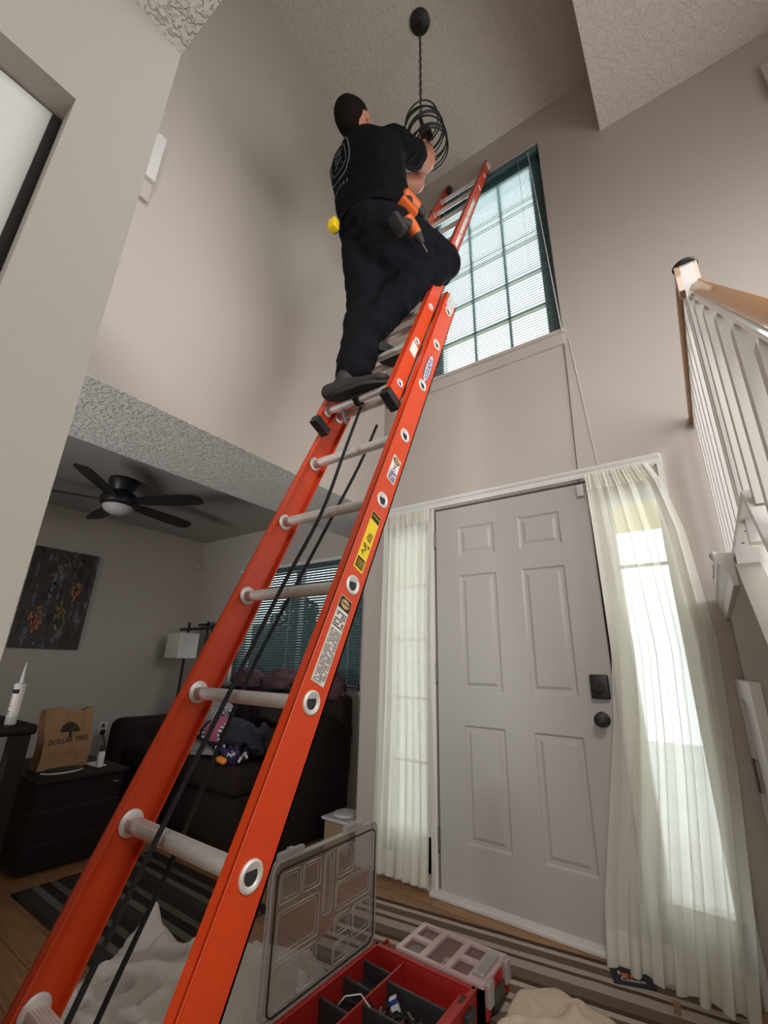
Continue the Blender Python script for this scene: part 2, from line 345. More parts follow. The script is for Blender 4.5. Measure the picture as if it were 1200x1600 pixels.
# ------------------------------------------------ entry door
def raised_panel(mb, x0, x1, z0, z1, y):
    off = [(0, 0), (0.010, 0.007), (0.026, 0.007), (0.040, 0.001)]
    rings = []
    for d, dep in off: rings.append([(x0 + d, y + dep, z0 + d), (x1 - d, y + dep, z0 + d), (x1 - d, y + dep, z1 - d), (x0 + d, y + dep, z1 - d)])
    vs = [v for r in rings for v in r]; fs = []
    for i in range(3):
        for k in range(4): fs.append((i * 4 + k, i * 4 + (k + 1) % 4, (i + 1) * 4 + (k + 1) % 4, (i + 1) * 4 + k))
    fs.append((12, 13, 14, 15)); mb.add(vs, fs)
PAN = [(0.155, 0.385, 1.715, 1.90), (0.53, 0.76, 1.715, 1.90), (0.155, 0.385, 0.96, 1.60), (0.53, 0.76, 0.96, 1.60), (0.155, 0.385, 0.245, 0.785), (0.53, 0.76, 0.245, 0.785)]
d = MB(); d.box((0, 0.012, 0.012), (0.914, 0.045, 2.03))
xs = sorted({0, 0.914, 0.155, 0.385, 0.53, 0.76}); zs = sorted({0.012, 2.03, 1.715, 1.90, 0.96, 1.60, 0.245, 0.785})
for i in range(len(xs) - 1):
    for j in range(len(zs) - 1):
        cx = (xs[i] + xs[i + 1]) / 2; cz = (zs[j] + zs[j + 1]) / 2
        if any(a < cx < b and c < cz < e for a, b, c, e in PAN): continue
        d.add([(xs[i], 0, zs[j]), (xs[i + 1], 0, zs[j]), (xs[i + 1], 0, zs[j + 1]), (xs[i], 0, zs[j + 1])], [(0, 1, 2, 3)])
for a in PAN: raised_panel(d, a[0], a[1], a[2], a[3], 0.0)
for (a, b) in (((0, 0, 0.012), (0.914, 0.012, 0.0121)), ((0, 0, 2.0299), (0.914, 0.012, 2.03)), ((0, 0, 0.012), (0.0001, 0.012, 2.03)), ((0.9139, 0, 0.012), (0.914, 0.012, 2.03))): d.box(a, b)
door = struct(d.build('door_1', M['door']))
fr = MB(); fr.box((-0.012, 0.05, 0), (-0.004, 0.13, 2.045)).box((0.918, 0.05, 0), (0.926, 0.13, 2.045)).box((-0.012, 0.05, 2.034), (0.926, 0.13, 2.045)).box((-0.012, 0.06, 0), (0.926, 0.08, 2.045))
struct(fr.build('door_frame_backing', M['rubber'], door))
for z in (1.837, 1.042, 0.238):
    h = MB().tube([(-0.006, -0.006, z - 0.048), (-0.006, -0.006, z + 0.048)], 0.007, 10); h.box((-0.014, -0.003, z - 0.045), (0.0, 0.0, z + 0.045))
    h.tube([(-0.006, -0.006, z - 0.054), (-0.006, -0.006, z + 0.054)], 0.004, 8); h.build('hinge', M['nickel'], door, 1)
kp = MB().bevbox((0.818, -0.028, 0.955), (0.899, 0.0, 1.062), 0.008); kpo = kp.build('keypad_lock', M['black'], door, 1)
k = MB(); Ty = frame_T((0.858, -0.028, 1.005), (1, 0, 0), (0, 0, 1)); k.lathe([(0.026, 0), (0.026, 0.004), (0.021, 0.009), (0.019, 0.009)], Ty); k.box((0.853, -0.052, 0.988), (0.863, -0.034, 1.022)); k.build('thumb_turn', M['grey'], kpo, 1)
k = MB(); Ty = frame_T((0.851, 0.0, 0.868), (1, 0, 0), (0, 0, 1)); k.lathe([(0.033, 0), (0.033, 0.006), (0.028, 0.010), (0.012, 0.014), (0.012, 0.030), (0.024, 0.036), (0.029, 0.048), (0.027, 0.060), (0.016, 0.066), (0.004, 0.066)], Ty); ko = k.build('door_knob', M['black'], door, 1)
s = MB().bevbox((0.868, -0.02, 1.955), (0.902, 0.0, 2.022), 0.004); s.build('door_sensor', M['dirtywhite'], door, 1)
th = MB(); th.bevbox((-0.04, -0.055, 0.0), (0.97, 0.05, 0.022), 0.006); struct(th.build('trim_4', M['white'], None, 1))
# posts, head casing, side casings
c = MB(); c.box((-0.05, -0.008, 0.0), (-0.013, 0.0, 2.06)); c.box((0.927, -0.008, 0.0), (0.965, 0.0, 2.06)); struct(c.build('trim_5', M['white']))
c = MB(); c.prism([(0, 0), (-0.014, 0.0), (-0.018, 0.012), (-0.012, 0.028), (-0.022, 0.040), (-0.026, 0.052), (0, 0.052)], 1.655, frame_T((-0.39, 0, 2.055), (0, 1, 0), (0, 0, 1)))
# frame_T z axis = x cross y -> (1,0,0): runs along +x
struct(c.build('trim_6', M['white']))
c = MB(); c.box((-0.40, -0.014, 0), (-0.365, 0, 2.06)); c.box((1.248, -0.014, 0), (1.272, 0, 2.105)); struct(c.build('trim_7', M['white']))
def sidelite(n, x0, x1):
    f = MB(); y0, y1 = 0.03, 0.10
    f.box((x0, y0, 0.06), (x0 + 0.045, y1, 1.97)).box((x1 - 0.045, y0, 0.06), (x1, y1, 1.97)).box((x0, y0, 0.06), (x1, y1, 0.22)).box((x0, y0, 1.91), (x1, y1, 1.97))
    for k in (range(1, 5) if n == 1 else (4,)): z = 0.22 + k * 0.338; f.box((x0 + 0.045, 0.055, z - 0.007), (x1 - 0.045, 0.075, z + 0.007))
    o = struct(f.build('window_%d' % n, M['white'])); MB().box((x0 + 0.045, 0.063, 0.22), (x1 - 0.045, 0.067, 1.91)).build('window_pane', M['glass'], o); return o
sidelite(1, -0.365, -0.05); sidelite(2, 0.965, 1.26)
# upper window
f = MB(); X0, X1, Z0, Z1 = -0.02, 0.905, 3.05, 4.80
f.box((X0, 0.05, Z0), (0.058, 0.12, Z1)).box((0.815, 0.05, Z0), (X1, 0.12, Z1)).box((X0, 0.05, 4.63), (X1, 0.12, Z1)).box((X0, 0.05, Z0), (X1, 0.12, 3.085))
for x in (0.308, 0.567): f.box((x - 0.009, 0.07, Z0), (x + 0.009, 0.095, Z1))
for z in (4.326, 4.001, 3.687, 3.374): f.box((X0, 0.07, z - 0.009), (X1, 0.095, z + 0.009))
wo = struct(f.build('window_3', M['vinyl'])); MB().box((0.05, 0.08, Z0), (0.82, 0.085, Z1)).build('window_pane', M['glass'], wo)
s = MB(); s.bevbox((-0.035, -0.03, 3.028), (0.92, 0.05, 3.05), 0.004); s.box((-0.02, -0.012, 2.95), (0.905, 0, 3.028)); s.build('window_sill', M['wall'], wo)
# living room window
f = MB(); X0, X1, Z0, Z1 = -2.62, -0.965, 0.88, 1.97
f.box((X0, 0.54, Z0), (X0 + 0.05, 0.62, Z1)).box((X1 - 0.05, 0.54, Z0), (X1, 0.62, Z1)).box((X0, 0.54, Z0), (X1, 0.62, Z0 + 0.05)).box((X0, 0.54, Z1 - 0.05), (X1, 0.62, Z1)).box((-1.83, 0.55, Z0), (-1.76, 0.61, Z1))
wo = struct(f.build('window_4', M['white'])); MB().box((X0 + .04, 0.58, Z0), (X1 - .04, 0.585, Z1)).build('window_pane', M['glass'], wo)
# casing and under-landing door on the knee wall
dd = MB(); dd.box((1.381, -0.75, 0.0), (1.395, -0.10, 0.985)); d2 = struct(dd.build('door_2', M['white']))
cs = MB(); cs.box((1.372, -0.085, 0), (1.395, -0.018, 1.06)).box((1.372, -0.84, 0.995), (1.395, -0.085, 1.06)).box((1.372, -0.84, 0), (1.395, -0.765, 0.995)); cs.box((1.368, -0.03, 0), (1.372, -0.02, 1.06)); struct(cs.build('door_casing', M['white'], d2))
h = MB().box((1.370, -0.112, 0.68), (1.3795, -0.086, 0.78)); h.tube([(1.367, -0.092, 0.675), (1.367, -0.092, 0.785)], 0.006, 8); h.build('hinge', M['nickel'], d2)
# baseboards
struct(MB().box((-3.4, 0.486, 0), (-0.57, 0.5, 0.09)).build('baseboard_living', M['white']))

# ================================================================== OUTSIDE (through the glass)
o = MB()
for k in range(22):
    z = 0.0 + k * 0.11; o.add([(-0.455, 0.14, z), (-0.455, 0.66, z), (-0.458, 0.66, z + 0.112), (-0.458, 0.14, z + 0.112), (-0.440, 0.14, z), (-0.440, 0.66, z)], [(0, 1, 2, 3), (4, 5, 1, 0), (4, 5, 2, 3)])
struct(o.build('wall_siding', M['siding']))
struct(MB().box((-0.46, 0.16, 2.30), (2.6, 2.1, 2.36)).build('ceiling_porch', M['porch']))
struct(MB().box((-6, 0.66, -0.35), (6, 9, -0.25)).build('ground', mat('concrete_path', (0.62, 0.62, 0.60), 0.9, var=0.2, scale=3)))
def shrub(x, y, r, h, label):
    m = MB(); rnd = random.Random(int(x * 100) + 77)
    for i in range(700):
        t = rnd.random(); a = rnd.random() * 2 * PI; rr = r * math.sqrt(rnd.random()) * math.sin(PI * min(0.95, 0.15 + t * 0.8)); c = Vector((x + rr * math.cos(a), y + rr * math.sin(a), -0.2 + 0.25 + t * h))
        T = Matrix.Translation(c) @ Euler((rnd.random() * 6, rnd.random() * 6, rnd.random() * 6)).to_matrix().to_4x4()
        s_ = r * 0.16; m.add([T @ Vector(p) for p in ((-s_, 0, 0), (0, -s_ * .45, 0), (s_, 0, 0), (0, s_ * .45, 0))], [(0, 1, 2, 3)])
    m.tube([(x, y, -0.25), (x, y, h * 0.7)], r * 0.08, 8)
    return tag(m.build('garden_shrub', M['foliage']), label, 'shrub')
shrub(-2.55, 2.3, 0.75, 1.9, 'dark shrub outside behind the left half of the living room blinds')
shrub(-3.9, 2.6, 0.65, 2.1, 'tall dark shrub outside, leftmost beyond the living room blinds')
struct(MB().box((-6, 3.4, -0.3), (-1.6, 3.5, 1.75)).build('wall_added_screen', mat('dark_screen', (0.12, 0.11, 0.10), 0.9, var=0.3, scale=8)))  # added dark screen that dims the view through the living room window

# ================================================================== BLINDS
def blinds(label, x0, x1, z0, z1, y, pitch, depth, tilt, m, headh, cords, wand):
    r = thing('window_blinds', label, 'blinds', ((x0 + x1) / 2, y, z0))
    MB().bevbox((x0, y - 0.018, z1 - headh), (x1, y + 0.018, z1), 0.003).build('headrail', m, r)
    s = MB(); n = int((z1 - headh - 0.02 - z0) / pitch)
    for k in range(n):
        z = z0 + 0.02 + pitch * (k + 0.5); dy = depth / 2 * math.cos(tilt); dz = depth / 2 * math.sin(tilt); t = 0.0005
        s.add([(x0 + .004, y - dy, z - dz - t), (x1 - .004, y - dy, z - dz - t), (x1 - .004, y + dy, z + dz - t), (x0 + .004, y + dy, z + dz - t), (x0 + .004, y - dy, z - dz + t), (x1 - .004, y - dy, z - dz + t), (x1 - .004, y, z + t * 3), (x0 + .004, y, z + t * 3), (x1 - .004, y + dy, z + dz + t), (x0 + .004, y + dy, z + dz + t)],
              [(0, 1, 2, 3), (4, 5, 6, 7), (7, 6, 8, 9), (0, 1, 5, 4), (3, 2, 8, 9)])
    s.build('slats', m, r)
    MB().bevbox((x0 + .003, y - 0.013, z0), (x1 - .003, y + 0.013, z0 + 0.016), 0.003).build('bottom_rail', m, r)
    for cx in cords: MB().tube([(cx, y - 0.014, z0), (cx, y - 0.014, z1 - headh)], 0.0012, 6).build('lift_cord', M['dirtywhite'], r)
    if wand: MB().tube([(wand[0], y - 0.03, z1 - headh), (wand[1], -0.034 if y < 0.3 else y - .04, wand[2])], 0.0032, 6).build('tilt_wand', clearish, r, 1)
    return r
clearish = mat('clear_acrylic_wand', (0.62, 0.62, 0.62), 0.2)
blinds('mini blinds with backlit shade painted dark teal over the tall upper window above the front door', -0.012, 0.897, 3.052, 4.79, 0.022, 0.0215, 0.025, math.radians(28), M['slat'], 0.05, (0.12, 0.75), (0.83, 0.905, 3.02))
blinds('mini blinds with backlit shade painted dark over the wide living room window behind the sofa', -2.60, -0.98, 0.90, 1.955, 0.512, 0.0235, 0.025, math.radians(60), M['slat2'], 0.04, (-2.35, -1.83, -1.42, -1.1), None)
tag(MB().bevbox((-2.62, 0.478, 1.955), (-0.97, 0.498, 1.985), 0.003).build('blind_valance', M['white']), 'thin white valance strip along the top of the living room blinds', 'valance')

# ================================================================== CURTAINS
def curtain(label, leftf, rightf, z0, z1, y0, amp, freq, flare, seed):
    rnd = random.Random(seed); ph = [rnd.random() * 6 for _ in range(4)]
    r = thing('sheer_curtain', label, 'curtain', ((leftf(1) + rightf(1)) / 2, y0, z0))
    def fn(u, v):
        z = z0 + (z1 - z0) * v; t = v
        xl, xr = leftf(z), rightf(z)
        uu = u + 0.02 * math.sin(3 * v + ph[0] + 5 * u); x = xl + (xr - xl) * u
        a = amp * (1.0 - 0.55 * t)
        y = y0 + a * math.sin(2 * PI * freq * uu + ph[1] + 0.7 * math.sin(2.2 * v + ph[2])) + a * 0.45 * math.sin(2 * PI * freq * 1.7 * uu + ph[3] + v) - flare(z, u)
        if v > 0.955: y = y0 + (y - y0) * 0.35 + 0.004 * math.sin(u * 190)
        x += 0.006 * math.sin(2 * PI * freq * 2 * uu + ph[0])
        return (x, y, z)
    m = MB().grid(fn, 150, 60); m.build('sheer_panel', M['sheer'], r, 1)
    def hem(u, v):
        p = fn(u, v * 0.055); return (p[0], p[1] - 0.004, p[2])
    MB().grid(hem, 150, 4).build('hem', M['sheer'], r, 1)
    def head(u, v):
        p = fn(u, 0.955 + v * 0.045); return (p[0], p[1] - 0.005 - 0.003 * math.sin(u * 260), p[2])
    MB().grid(head, 220, 4).build('rod_pocket', M['sheer'], r, 1)
    return r
curtain('sheer cream curtain over the narrow window left of the front door', lambda z: -0.39 + 0.004 * math.sin(z * 3), lambda z: -0.045 + 0.006 * math.sin(z * 4), 0.03, 2.052, -0.034, 0.017, 7, lambda z, u: 0.02 * max(0, 1 - z), 3)
def rl(z):
    pts = [(0.0, 0.775), (0.2, 0.785), (0.45, 0.825), (0.86, 0.895), (1.15, 0.925), (2.07, 0.922)]
    for (a, b), (c2, d2_) in zip(pts, pts[1:]):
        if z <= c2: return b + (d2_ - b) * (z - a) / (c2 - a)
    return 0.922
def rr_(z):
    pts = [(0.0, 1.24), (0.3, 1.28), (0.7, 1.315), (1.2, 1.335), (1.7, 1.30), (1.95, 1.25), (2.07, 1.20)]
    for (a, b), (c2, d2_) in zip(pts, pts[1:]):
        if z <= c2: return b + (d2_ - b) * (z - a) / (c2 - a)
    return 1.2
curtain('long sheer cream curtain spilling to the floor right of the front door', rl, rr_, 0.012, 2.055, -0.045, 0.022, 6.5, lambda z, u: 0.10 * max(0, 1 - z / 0.9) ** 1.5 * (0.4 + 0.6 * u), 11)
tag(MB().tube([(-0.40, -0.034, 2.03), (-0.03, -0.034, 2.03)], 0.004, 8).build('curtain_rod', M['white']), 'slim rod holding the left sheer curtain', 'curtain rod')
tag(MB().tube([(0.915, -0.045, 2.035), (1.24, -0.045, 2.035)], 0.004, 8).build('curtain_rod', M['white']), 'slim rod holding the right sheer curtain', 'curtain rod')

# ================================================================== LADDER
AL = 1.1588; U3 = Vector((0, math.cos(AL), math.sin(AL))); N3 = Vector((0, -math.sin(AL), math.cos(AL)))
P0 = Vector((0, -1.8617, 0.4373)); LX0, LX1 = 0.1293, 0.5655
def LP(x, t, n=0.0): return P0 + U3 * t + N3 * n + Vector((x, 0, 0))
lad = thing('extension_ladder', 'tall orange fiberglass extension ladder leaning beside the upper window', 'ladder', (0.3474, -2.06, 0.0))
def rail(name, xo, inward, t0, t1, n0, hw=0.047, fl=0.026, th=0.005):
    m = MB(); sgn = inward
    def bx(xa, xb, na, nb):
        vs = [LP(x, t, n) for t in (t0, t1) for x, n in ((xa, na), (xb, na), (xb, nb), (xa, nb))]
        m.add(vs, [(0, 1, 2, 3), (4, 5, 6, 7), (0, 1, 5, 4), (1, 2, 6, 5), (2, 3, 7, 6), (3, 0, 4, 7)])
    bx(xo, xo + sgn * th, n0 - hw, n0 + hw); bx(xo, xo + sgn * fl, n0 + hw - th, n0 + hw); bx(xo, xo + sgn * fl, n0 - hw, n0 - hw + th)
    # thin raised lip along the near corner
    m.tube([LP(xo, t0, n0 + hw - 0.002), LP(xo, t1, n0 + hw - 0.002)], 0.0022, 6)
    return m.build(name, M['orange'], lad)
bt0, bt1 = -0.44, 2.56
brl = rail('base_rail', LX0, 1, bt0, bt1, 0); brr = rail('base_rail', LX1, -1, bt0, bt1, 0)
FD = 0.082; FX0, FX1 = LX0 + 0.034, LX1 - 0.034; FT0, FT1 = 1.648, 4.80
fll = rail('fly_rail', FX0, 1, FT0, FT1, FD, 0.036, 0.024); flr = rail('fly_rail', FX1, -1, FT0, FT1, FD, 0.036, 0.024)
def dprofile(r, n=18):   # D shape: flat tread toward user
    pts = []
    for k in range(n):
        a = 2 * PI * k / n; x, y = r * math.cos(a), r * math.sin(a); pts.append((x, min(y, r * 0.62)))
    return pts
def rung(x0, x1, t, n, r):
    m = MB(); pf = dprofile(r); N = len(pf); vs = []
    for x in (x0, x1):
        for a, b in pf: vs.append(LP(x, t + a * 0.35 + b * 0.95, n + a * 0.95 - b * 0.3) if False else LP(x, t, n) + Vector((0, a, b)))
    m.add(vs, [tuple(range(N)), tuple(range(N, 2 * N))] + [(k, (k + 1) % N, N + (k + 1) % N, N + k) for k in range(N)])
    # tread ribs
    for q in (-0.5, -0.17, 0.17, 0.5): m.tube([LP(x0 + .012, t, n) + Vector((0, q * r, r * 0.63)), LP(x1 - .012, t, n) + Vector((0, q * r, r * 0.63))], 0.0012, 5)
    o = m.build('rung', M['alum'], lad, 30)
    for x, sg in ((x0, 1), (x1, -1)):
        c_ = MB()
        # collar flange against the inside of each rail
        c_.lathe([(r * 1.15, 0), (r * 1.55, 0.001), (r * 1.55, 0.004), (r * 1.15, 0.008)], frame_T(LP(x + (0.0 if sg > 0 else 0.0), t, n), U3, N3 * sg), 24)
        c_.build('rung_collar', M['alum'], o, 30)
    return o
def eyelet(x, t, n, r, out):     # swaged rung end seen on the outer face of a rail: ring plus dark D opening
    m = MB(); K = 28; rings = []
    def D(s, hgt):
        ps = []
        for k in range(K):
            a = 2 * PI * k / K; px, py = math.cos(a), math.sin(a); ps.append(LP(x + out * hgt, t, n) + Vector((0, s * r * px, s * r * min(py, 0.55 if s < 0.9 else 0.99))))
        return ps
    prof = [(1.42, 0.0), (1.40, 0.003), (1.2, 0.005), (0.96, 0.004), (0.80, 0.001)]
    vs = []; fs = []
    for i, (s_, h_) in enumerate(prof): vs += D(s_, h_)
    for i in range(len(prof) - 1):
        for k in range(K): fs.append((i * K + k, i * K + (k + 1) % K, (i + 1) * K + (k + 1) % K, (i + 1) * K + k))
    m.add(vs, fs); return m, D(0.80, 0.0012)
rr0 = 0.0185
for k in range(-1, 9):
    o = rung(LX0 + 0.005, LX1 - 0.005, k * 0.3048, 0.0, rr0)
    m, dv = eyelet(LX1, k * 0.3048, 0, rr0, 1); e = m.build('rung_eyelet', M['alum'], brr, 30)
    m2 = MB(); m2.add(dv, [tuple(range(len(dv)))]); m2.build('rung_opening', M['rubber'], o)
for k in range(0, 10):
    t = (5.7349 + k) * 0.3048
    if t > FT1 - 0.05: break
    o = rung(FX0 + 0.005, FX1 - 0.005, t, FD, 0.015)
    m, dv = eyelet(FX1, t, FD, 0.0125, 1); m.build('rung_eyelet', M['alum'], flr, 30)
    m2 = MB(); m2.add(dv, [tuple(range(len(dv)))]); m2.build('rung_opening', M['rubber'], o)
# feet, guide brackets, end caps, rung locks
for x, sg in ((LX0, 1), (LX1, -1)):
    m = MB(); m.bevbox((min(x, x + sg * .03) - .004, -2.115, 0.0), (max(x, x + sg * .03) + .004, -1.985, 0.02), 0.004); m.box((min(x, x + sg * .03), -2.07, 0.015), (max(x, x + sg * .03), -2.02, 0.07)); m.build('ladder_foot', M['alum'], lad)
for x, sg in ((FX0, 1), (FX1, -1)):
    m = MB()
    for (ta, tb) in ((FT0 - 0.014, FT0 + 0.022),):
        xa, xb = (x - 0.006, x + 0.030) if sg > 0 else (x - 0.030, x + 0.006)
        vs = [LP(xx, t, n) for t in (ta, tb) for xx, n in ((xa, FD - .04), (xb, FD - .04), (xb, FD + .042), (xa, FD + .042))]
        m.add(vs, [(0, 1, 2, 3), (4, 5, 6, 7), (0, 1, 5, 4), (1, 2, 6, 5), (2, 3, 7, 6), (3, 0, 4, 7)])
    m.build('fly_end_cap', M['black'], lad)
for x, mm in ((FX0 + 0.012, M['rubber']), (FX1 - 0.012, M['alum'])):
    m = MB(); m.tube([LP(x, FT1 - 0.07, FD), LP(x, FT1 + 0.0, FD), LP(x, FT1 + 0.03, FD - 0.012)], [0.032, 0.034, 0.02], 14); m.build('rail_top_cap', mm, lad, 1)
# top guide brackets of base section
for x, sg in ((LX0, 1), (LX1, -1)):
    m = MB(); vs = [LP(xx, t, n) for t in (bt1 - 0.10, bt1 + 0.015) for xx, n in ((x - sg * 0.003, -0.03), (x + sg * 0.004, -0.03), (x + sg * 0.004, 0.03), (x - sg * 0.003, 0.03))]
    m.add(vs, [(0, 1, 2, 3), (4, 5, 6, 7), (0, 1, 5, 4), (1, 2, 6, 5), (2, 3, 7, 6), (3, 0, 4, 7)])
    for q in (-0.018, 0.018): m.tube([LP(x - sg * 0.006, bt1 - 0.05, q), LP(x + sg * .004, bt1 - 0.05, q)], 0.005, 8)
    m.build('guide_bracket', M['alum'], lad)
# rung lock at fly bottom and knot
t6 = 5.7349 * 0.3048
for x in (FX0 + 0.09, FX1 - 0.07):
    m = MB(); m.tube([LP(x, t6 + 0.02, FD), LP(x, t6 - 0.03, FD - 0.02), LP(x, t6 - 0.05, FD - 0.055)], 0.009, 8)
    m.build('rung_lock', M['nickel'], lad, 1)
# ropes
ra = [(0.327, 1.74), (0.350, 1.487), (0.379, 1.171), (0.355, 0.901), (0.341, 0.61), (0.327, 0.304), (0.322, 0.108), (0.322, -0.1), (0.33, -0.35)]
rb = [(0.343, 1.74), (0.337, 1.491), (0.308, 1.228), (0.283, 1.006), (0.25, 0.673), (0.271, 0.288), (0.268, 0.177), (0.262, 0.0), (0.27, -0.35)]
def dense(pts, n=6):
    out = []
    P = [Vector((a, b, 0)) for a, b in pts]
    for i in range(len(P) - 1):
        p0 = P[max(i - 1, 0)]; p1 = P[i]; p2 = P[i + 1]; p3 = P[min(i + 2, len(P) - 1)]
        for k in range(n):
            t = k / n; out.append(0.5 * ((2 * p1) + (-p0 + p2) * t + (2 * p0 - 5 * p1 + 4 * p2 - p3) * t * t + (-p0 + 3 * p1 - 3 * p2 + p3) * t ** 3))
    out.append(P[-1]); return out
MB().tube([LP(p.x, p.y, 0.05) for p in dense(ra)], 0.0056, 8).build('rope', M['rope'], lad, 1)
MB().tube([LP(p.x, p.y, -0.05) for p in dense(rb)], 0.0056, 8).build('rope', M['rope'], lad, 1)
m = MB()
for j in range(3):
    cx = 0.327 + 0.008 * j; m.tube([LP(cx, t6, FD) + Vector((0, 0.022 * math.cos(a), 0.022 * math.sin(a))) for a in [2 * PI * q / 14 for q in range(14)]], 0.0042, 6, closed=True)
m.tube([LP(0.29, t6 + 0.01, FD + 0.025), LP(0.33, t6 - 0.03, FD + 0.03), LP(0.39, t6 + 0.005, FD + 0.024)], 0.0035, 6)
m.build('rope_knot', M['rope'], lad, 1)
# labels on the right rails
XS = LX1 + 0.0006
def sticker(name, t0, t1, n0, n1, m, parent=brr, x=XS, lift=0.0):
    xx = x + lift; s = MB(); vs = [LP(xx, a, b) for a, b in ((t0, n0), (t0, n1), (t1, n1), (t1, n0))] + [LP(xx - 0.0005, a, b) for a, b in ((t0, n0), (t0, n1), (t1, n1), (t1, n0))]
    s.add(vs, [(0, 1, 2, 3), (4, 5, 6, 7), (0, 1, 5, 4), (1, 2, 6, 5), (2, 3, 7, 6), (3, 0, 4, 7)]); return s.build(name, m, parent)
def bars(name, t0, t1, n0, n1, m, parent, seed, fill=0.55, pitch=0.0042, lift=0.0012, along=False):
    rnd = random.Random(seed); s = MB(); t = t0
    while t < t1 - pitch * 0.5:
        n = n0
        while n < n1:
            wlen = rnd.uniform(0.003, 0.010); e = min(n + wlen, n1)
            if rnd.random() < 0.86:
                s.add([LP(XS + lift, a, b) for a, b in ((t, n), (t, e), (t + pitch * fill, e), (t + pitch * fill, n))], [(0, 1, 2, 3)])
            n = e + rnd.uniform(0.0008, 0.002)
        t += pitch
    s.build(name, m, parent)
# long white notice
sticker('warning_label', 0.650, 0.873, -0.021, 0.027, M['tan']); sticker('warning_label', 0.652, 0.871, -0.0195, 0.0255, M['sticker'], lift=0.0006)
sticker('label_band', 0.838, 0.870, -0.019, 0.025, M['print'], lift=0.0012)
def oval(name, t, n, rt, rn, m, lift, x=XS):
    s = MB(); vs = [LP(x + lift, t + rt * math.cos(a), n + rn * math.sin(a)) for a in [2 * PI * k / 32 for k in range(32)]]; s.add(vs, [tuple(range(32))]); return s.build(name, m, brr)
oval('label_oval', 0.854, 0.003, 0.0115, 0.018, M['tan'], 0.0018)
text('label_text', 'DANGER', 0.0085, LP(XS + 0.0022, 0.854, 0.003), -N3, U3, M['print'], brr)
bars('label_text', 0.790, 0.835, -0.017, 0.023, M['print'], brr, 1, 0.6, 0.006)
bars('label_text', 0.655, 0.783, -0.017, 0.023, M['print'], brr, 2, 0.5, 0.0036)
# yellow label
sticker('caution_label', 0.962, 1.160, -0.021, 0.0215, M['yellow'])
sticker('label_band', 1.132, 1.158, -0.0195, 0.020, M['print'], lift=0.0006)
sticker('label_band', 0.968, 1.000, -0.016, 0.017, M['print'], lift=0.0006)
bars('label_text', 1.060, 1.090, -0.012, 0.012, M['print'], brr, 3, 0.5, 0.006)
text('label_text', 'CAUTION', 0.0075, LP(XS + 0.0016, 1.145, 0.0), -N3, U3, M['yellow'], brr)
bars('label_text', 0.972, 0.996, -0.013, 0.014, M['yellow'], brr, 4, 0.3, 0.006, 0.0014)
s = MB()
for k in range(9):   # little running figure strokes
    a = k * 0.7; c0 = LP(XS + 0.0012, 1.035 + 0.012 * math.sin(a), 0.008 * math.cos(a * 1.3)); s.tube([c0, c0 + U3 * 0.012 * math.cos(a * 2) + N3 * 0.010 * math.sin(a * 2)], 0.0011, 5)
s.build('label_figure', M['print'], brr)
# small white notice
sticker('notice_label', 1.306, 1.412, -0.026, 0.017, M['sticker'])
oval('label_oval', 1.395, -0.004, 0.013, 0.018, M['print'], 0.0008); oval('label_oval', 1.395, -0.004, 0.009, 0.014, M['tan'], 0.0012)
text('label_text', 'NOTICE', 0.0070, LP(XS + 0.0016, 1.395, -0.004), -N3, U3, M['print'], brr)
text('label_figure', 'Z', 0.026, LP(XS + 0.0010, 1.364, -0.004), -N3, U3, M['print'], brr)
bars('label_text', 1.310, 1.350, -0.022, 0.013, M['blue'], brr, 6, 0.5, 0.0045)
# oval maker badge
oval('brand_badge', 1.948, 0.0, 0.098, 0.021, M['blue'], 0.0008); oval('brand_badge', 1.948, 0.0, 0.090, 0.0165, M['sticker'], 0.0012); oval('brand_badge', 1.948, 0.0, 0.080, 0.0125, M['blue'], 0.0016)
text('brand_text', 'WERNER', 0.036, LP(XS + 0.0022, 1.948, 0.0), U3, N3, M['sticker'], brr, 1.1)
# sticker on fly rail
m = MB(); m.add([LP(FX1 + 0.0008, a, FD + b) for a, b in ((1.955, -0.022), (1.955, 0.02), (2.03, 0.02), (2.03, -0.022))], [(0, 1, 2, 3)]); m.build('fly_label', M['sticker'], flr)
m = MB(); m.add([LP(FX1 + 0.0008, a, FD + b) for a, b in ((3.1, -0.012), (3.1, 0.012), (3.9, 0.012), (3.9, -0.012))], [(0, 1, 2, 3)]); m.build('fly_label', M['sticker'], flr)

# ================================================================== PENDANT LIGHT
CX, CY = 0.405, -0.865; CZ = ceil_T(CX, CY)
pl = thing('pendant_light', 'dark bronze ring cage pendant hanging from the high ceiling', 'pendant light', (CX, CY, CZ))
rotx = Matrix.Rotation(math.atan(0.25), 4, 'X')
MB().lathe([(0.062, 0), (0.070, -0.005), (0.068, -0.016), (0.045, -0.026), (0.012, -0.032), (0.006, -0.045)], Matrix.Translation((CX, CY, CZ)) @ Matrix.Rotation(-math.atan(0.25), 4, 'X'), 32).build('ceiling_canopy', M['bronze'], pl, 1)
TOPZ = 4.27; TX, TY = 0.408, -0.865
m = MB(); n = 24; za, zb = CZ - 0.03, TOPZ
for k in range(n):
    z1_ = za - (za - zb) * k / n; z0_ = za - (za - zb) * (k + 1.15) / n; L = (z1_ - z0_) / 2; cz = (z0_ + z1_) / 2; cx = CX + (TX - CX) * k / n
    ax = Vector((1, 0, 0)) if k % 2 else Vector((0, 1, 0))
    m.tube([Vector((cx, CY, cz)) + ax * 0.0085 * math.cos(a) + Vector((0, 0, L * math.sin(a))) for a in [2 * PI * q / 12 for q in range(12)]], 0.0026, 6, closed=True)
m.tube([(CX, CY, za), (TX + 0.004, CY, zb)], 0.0028, 6)
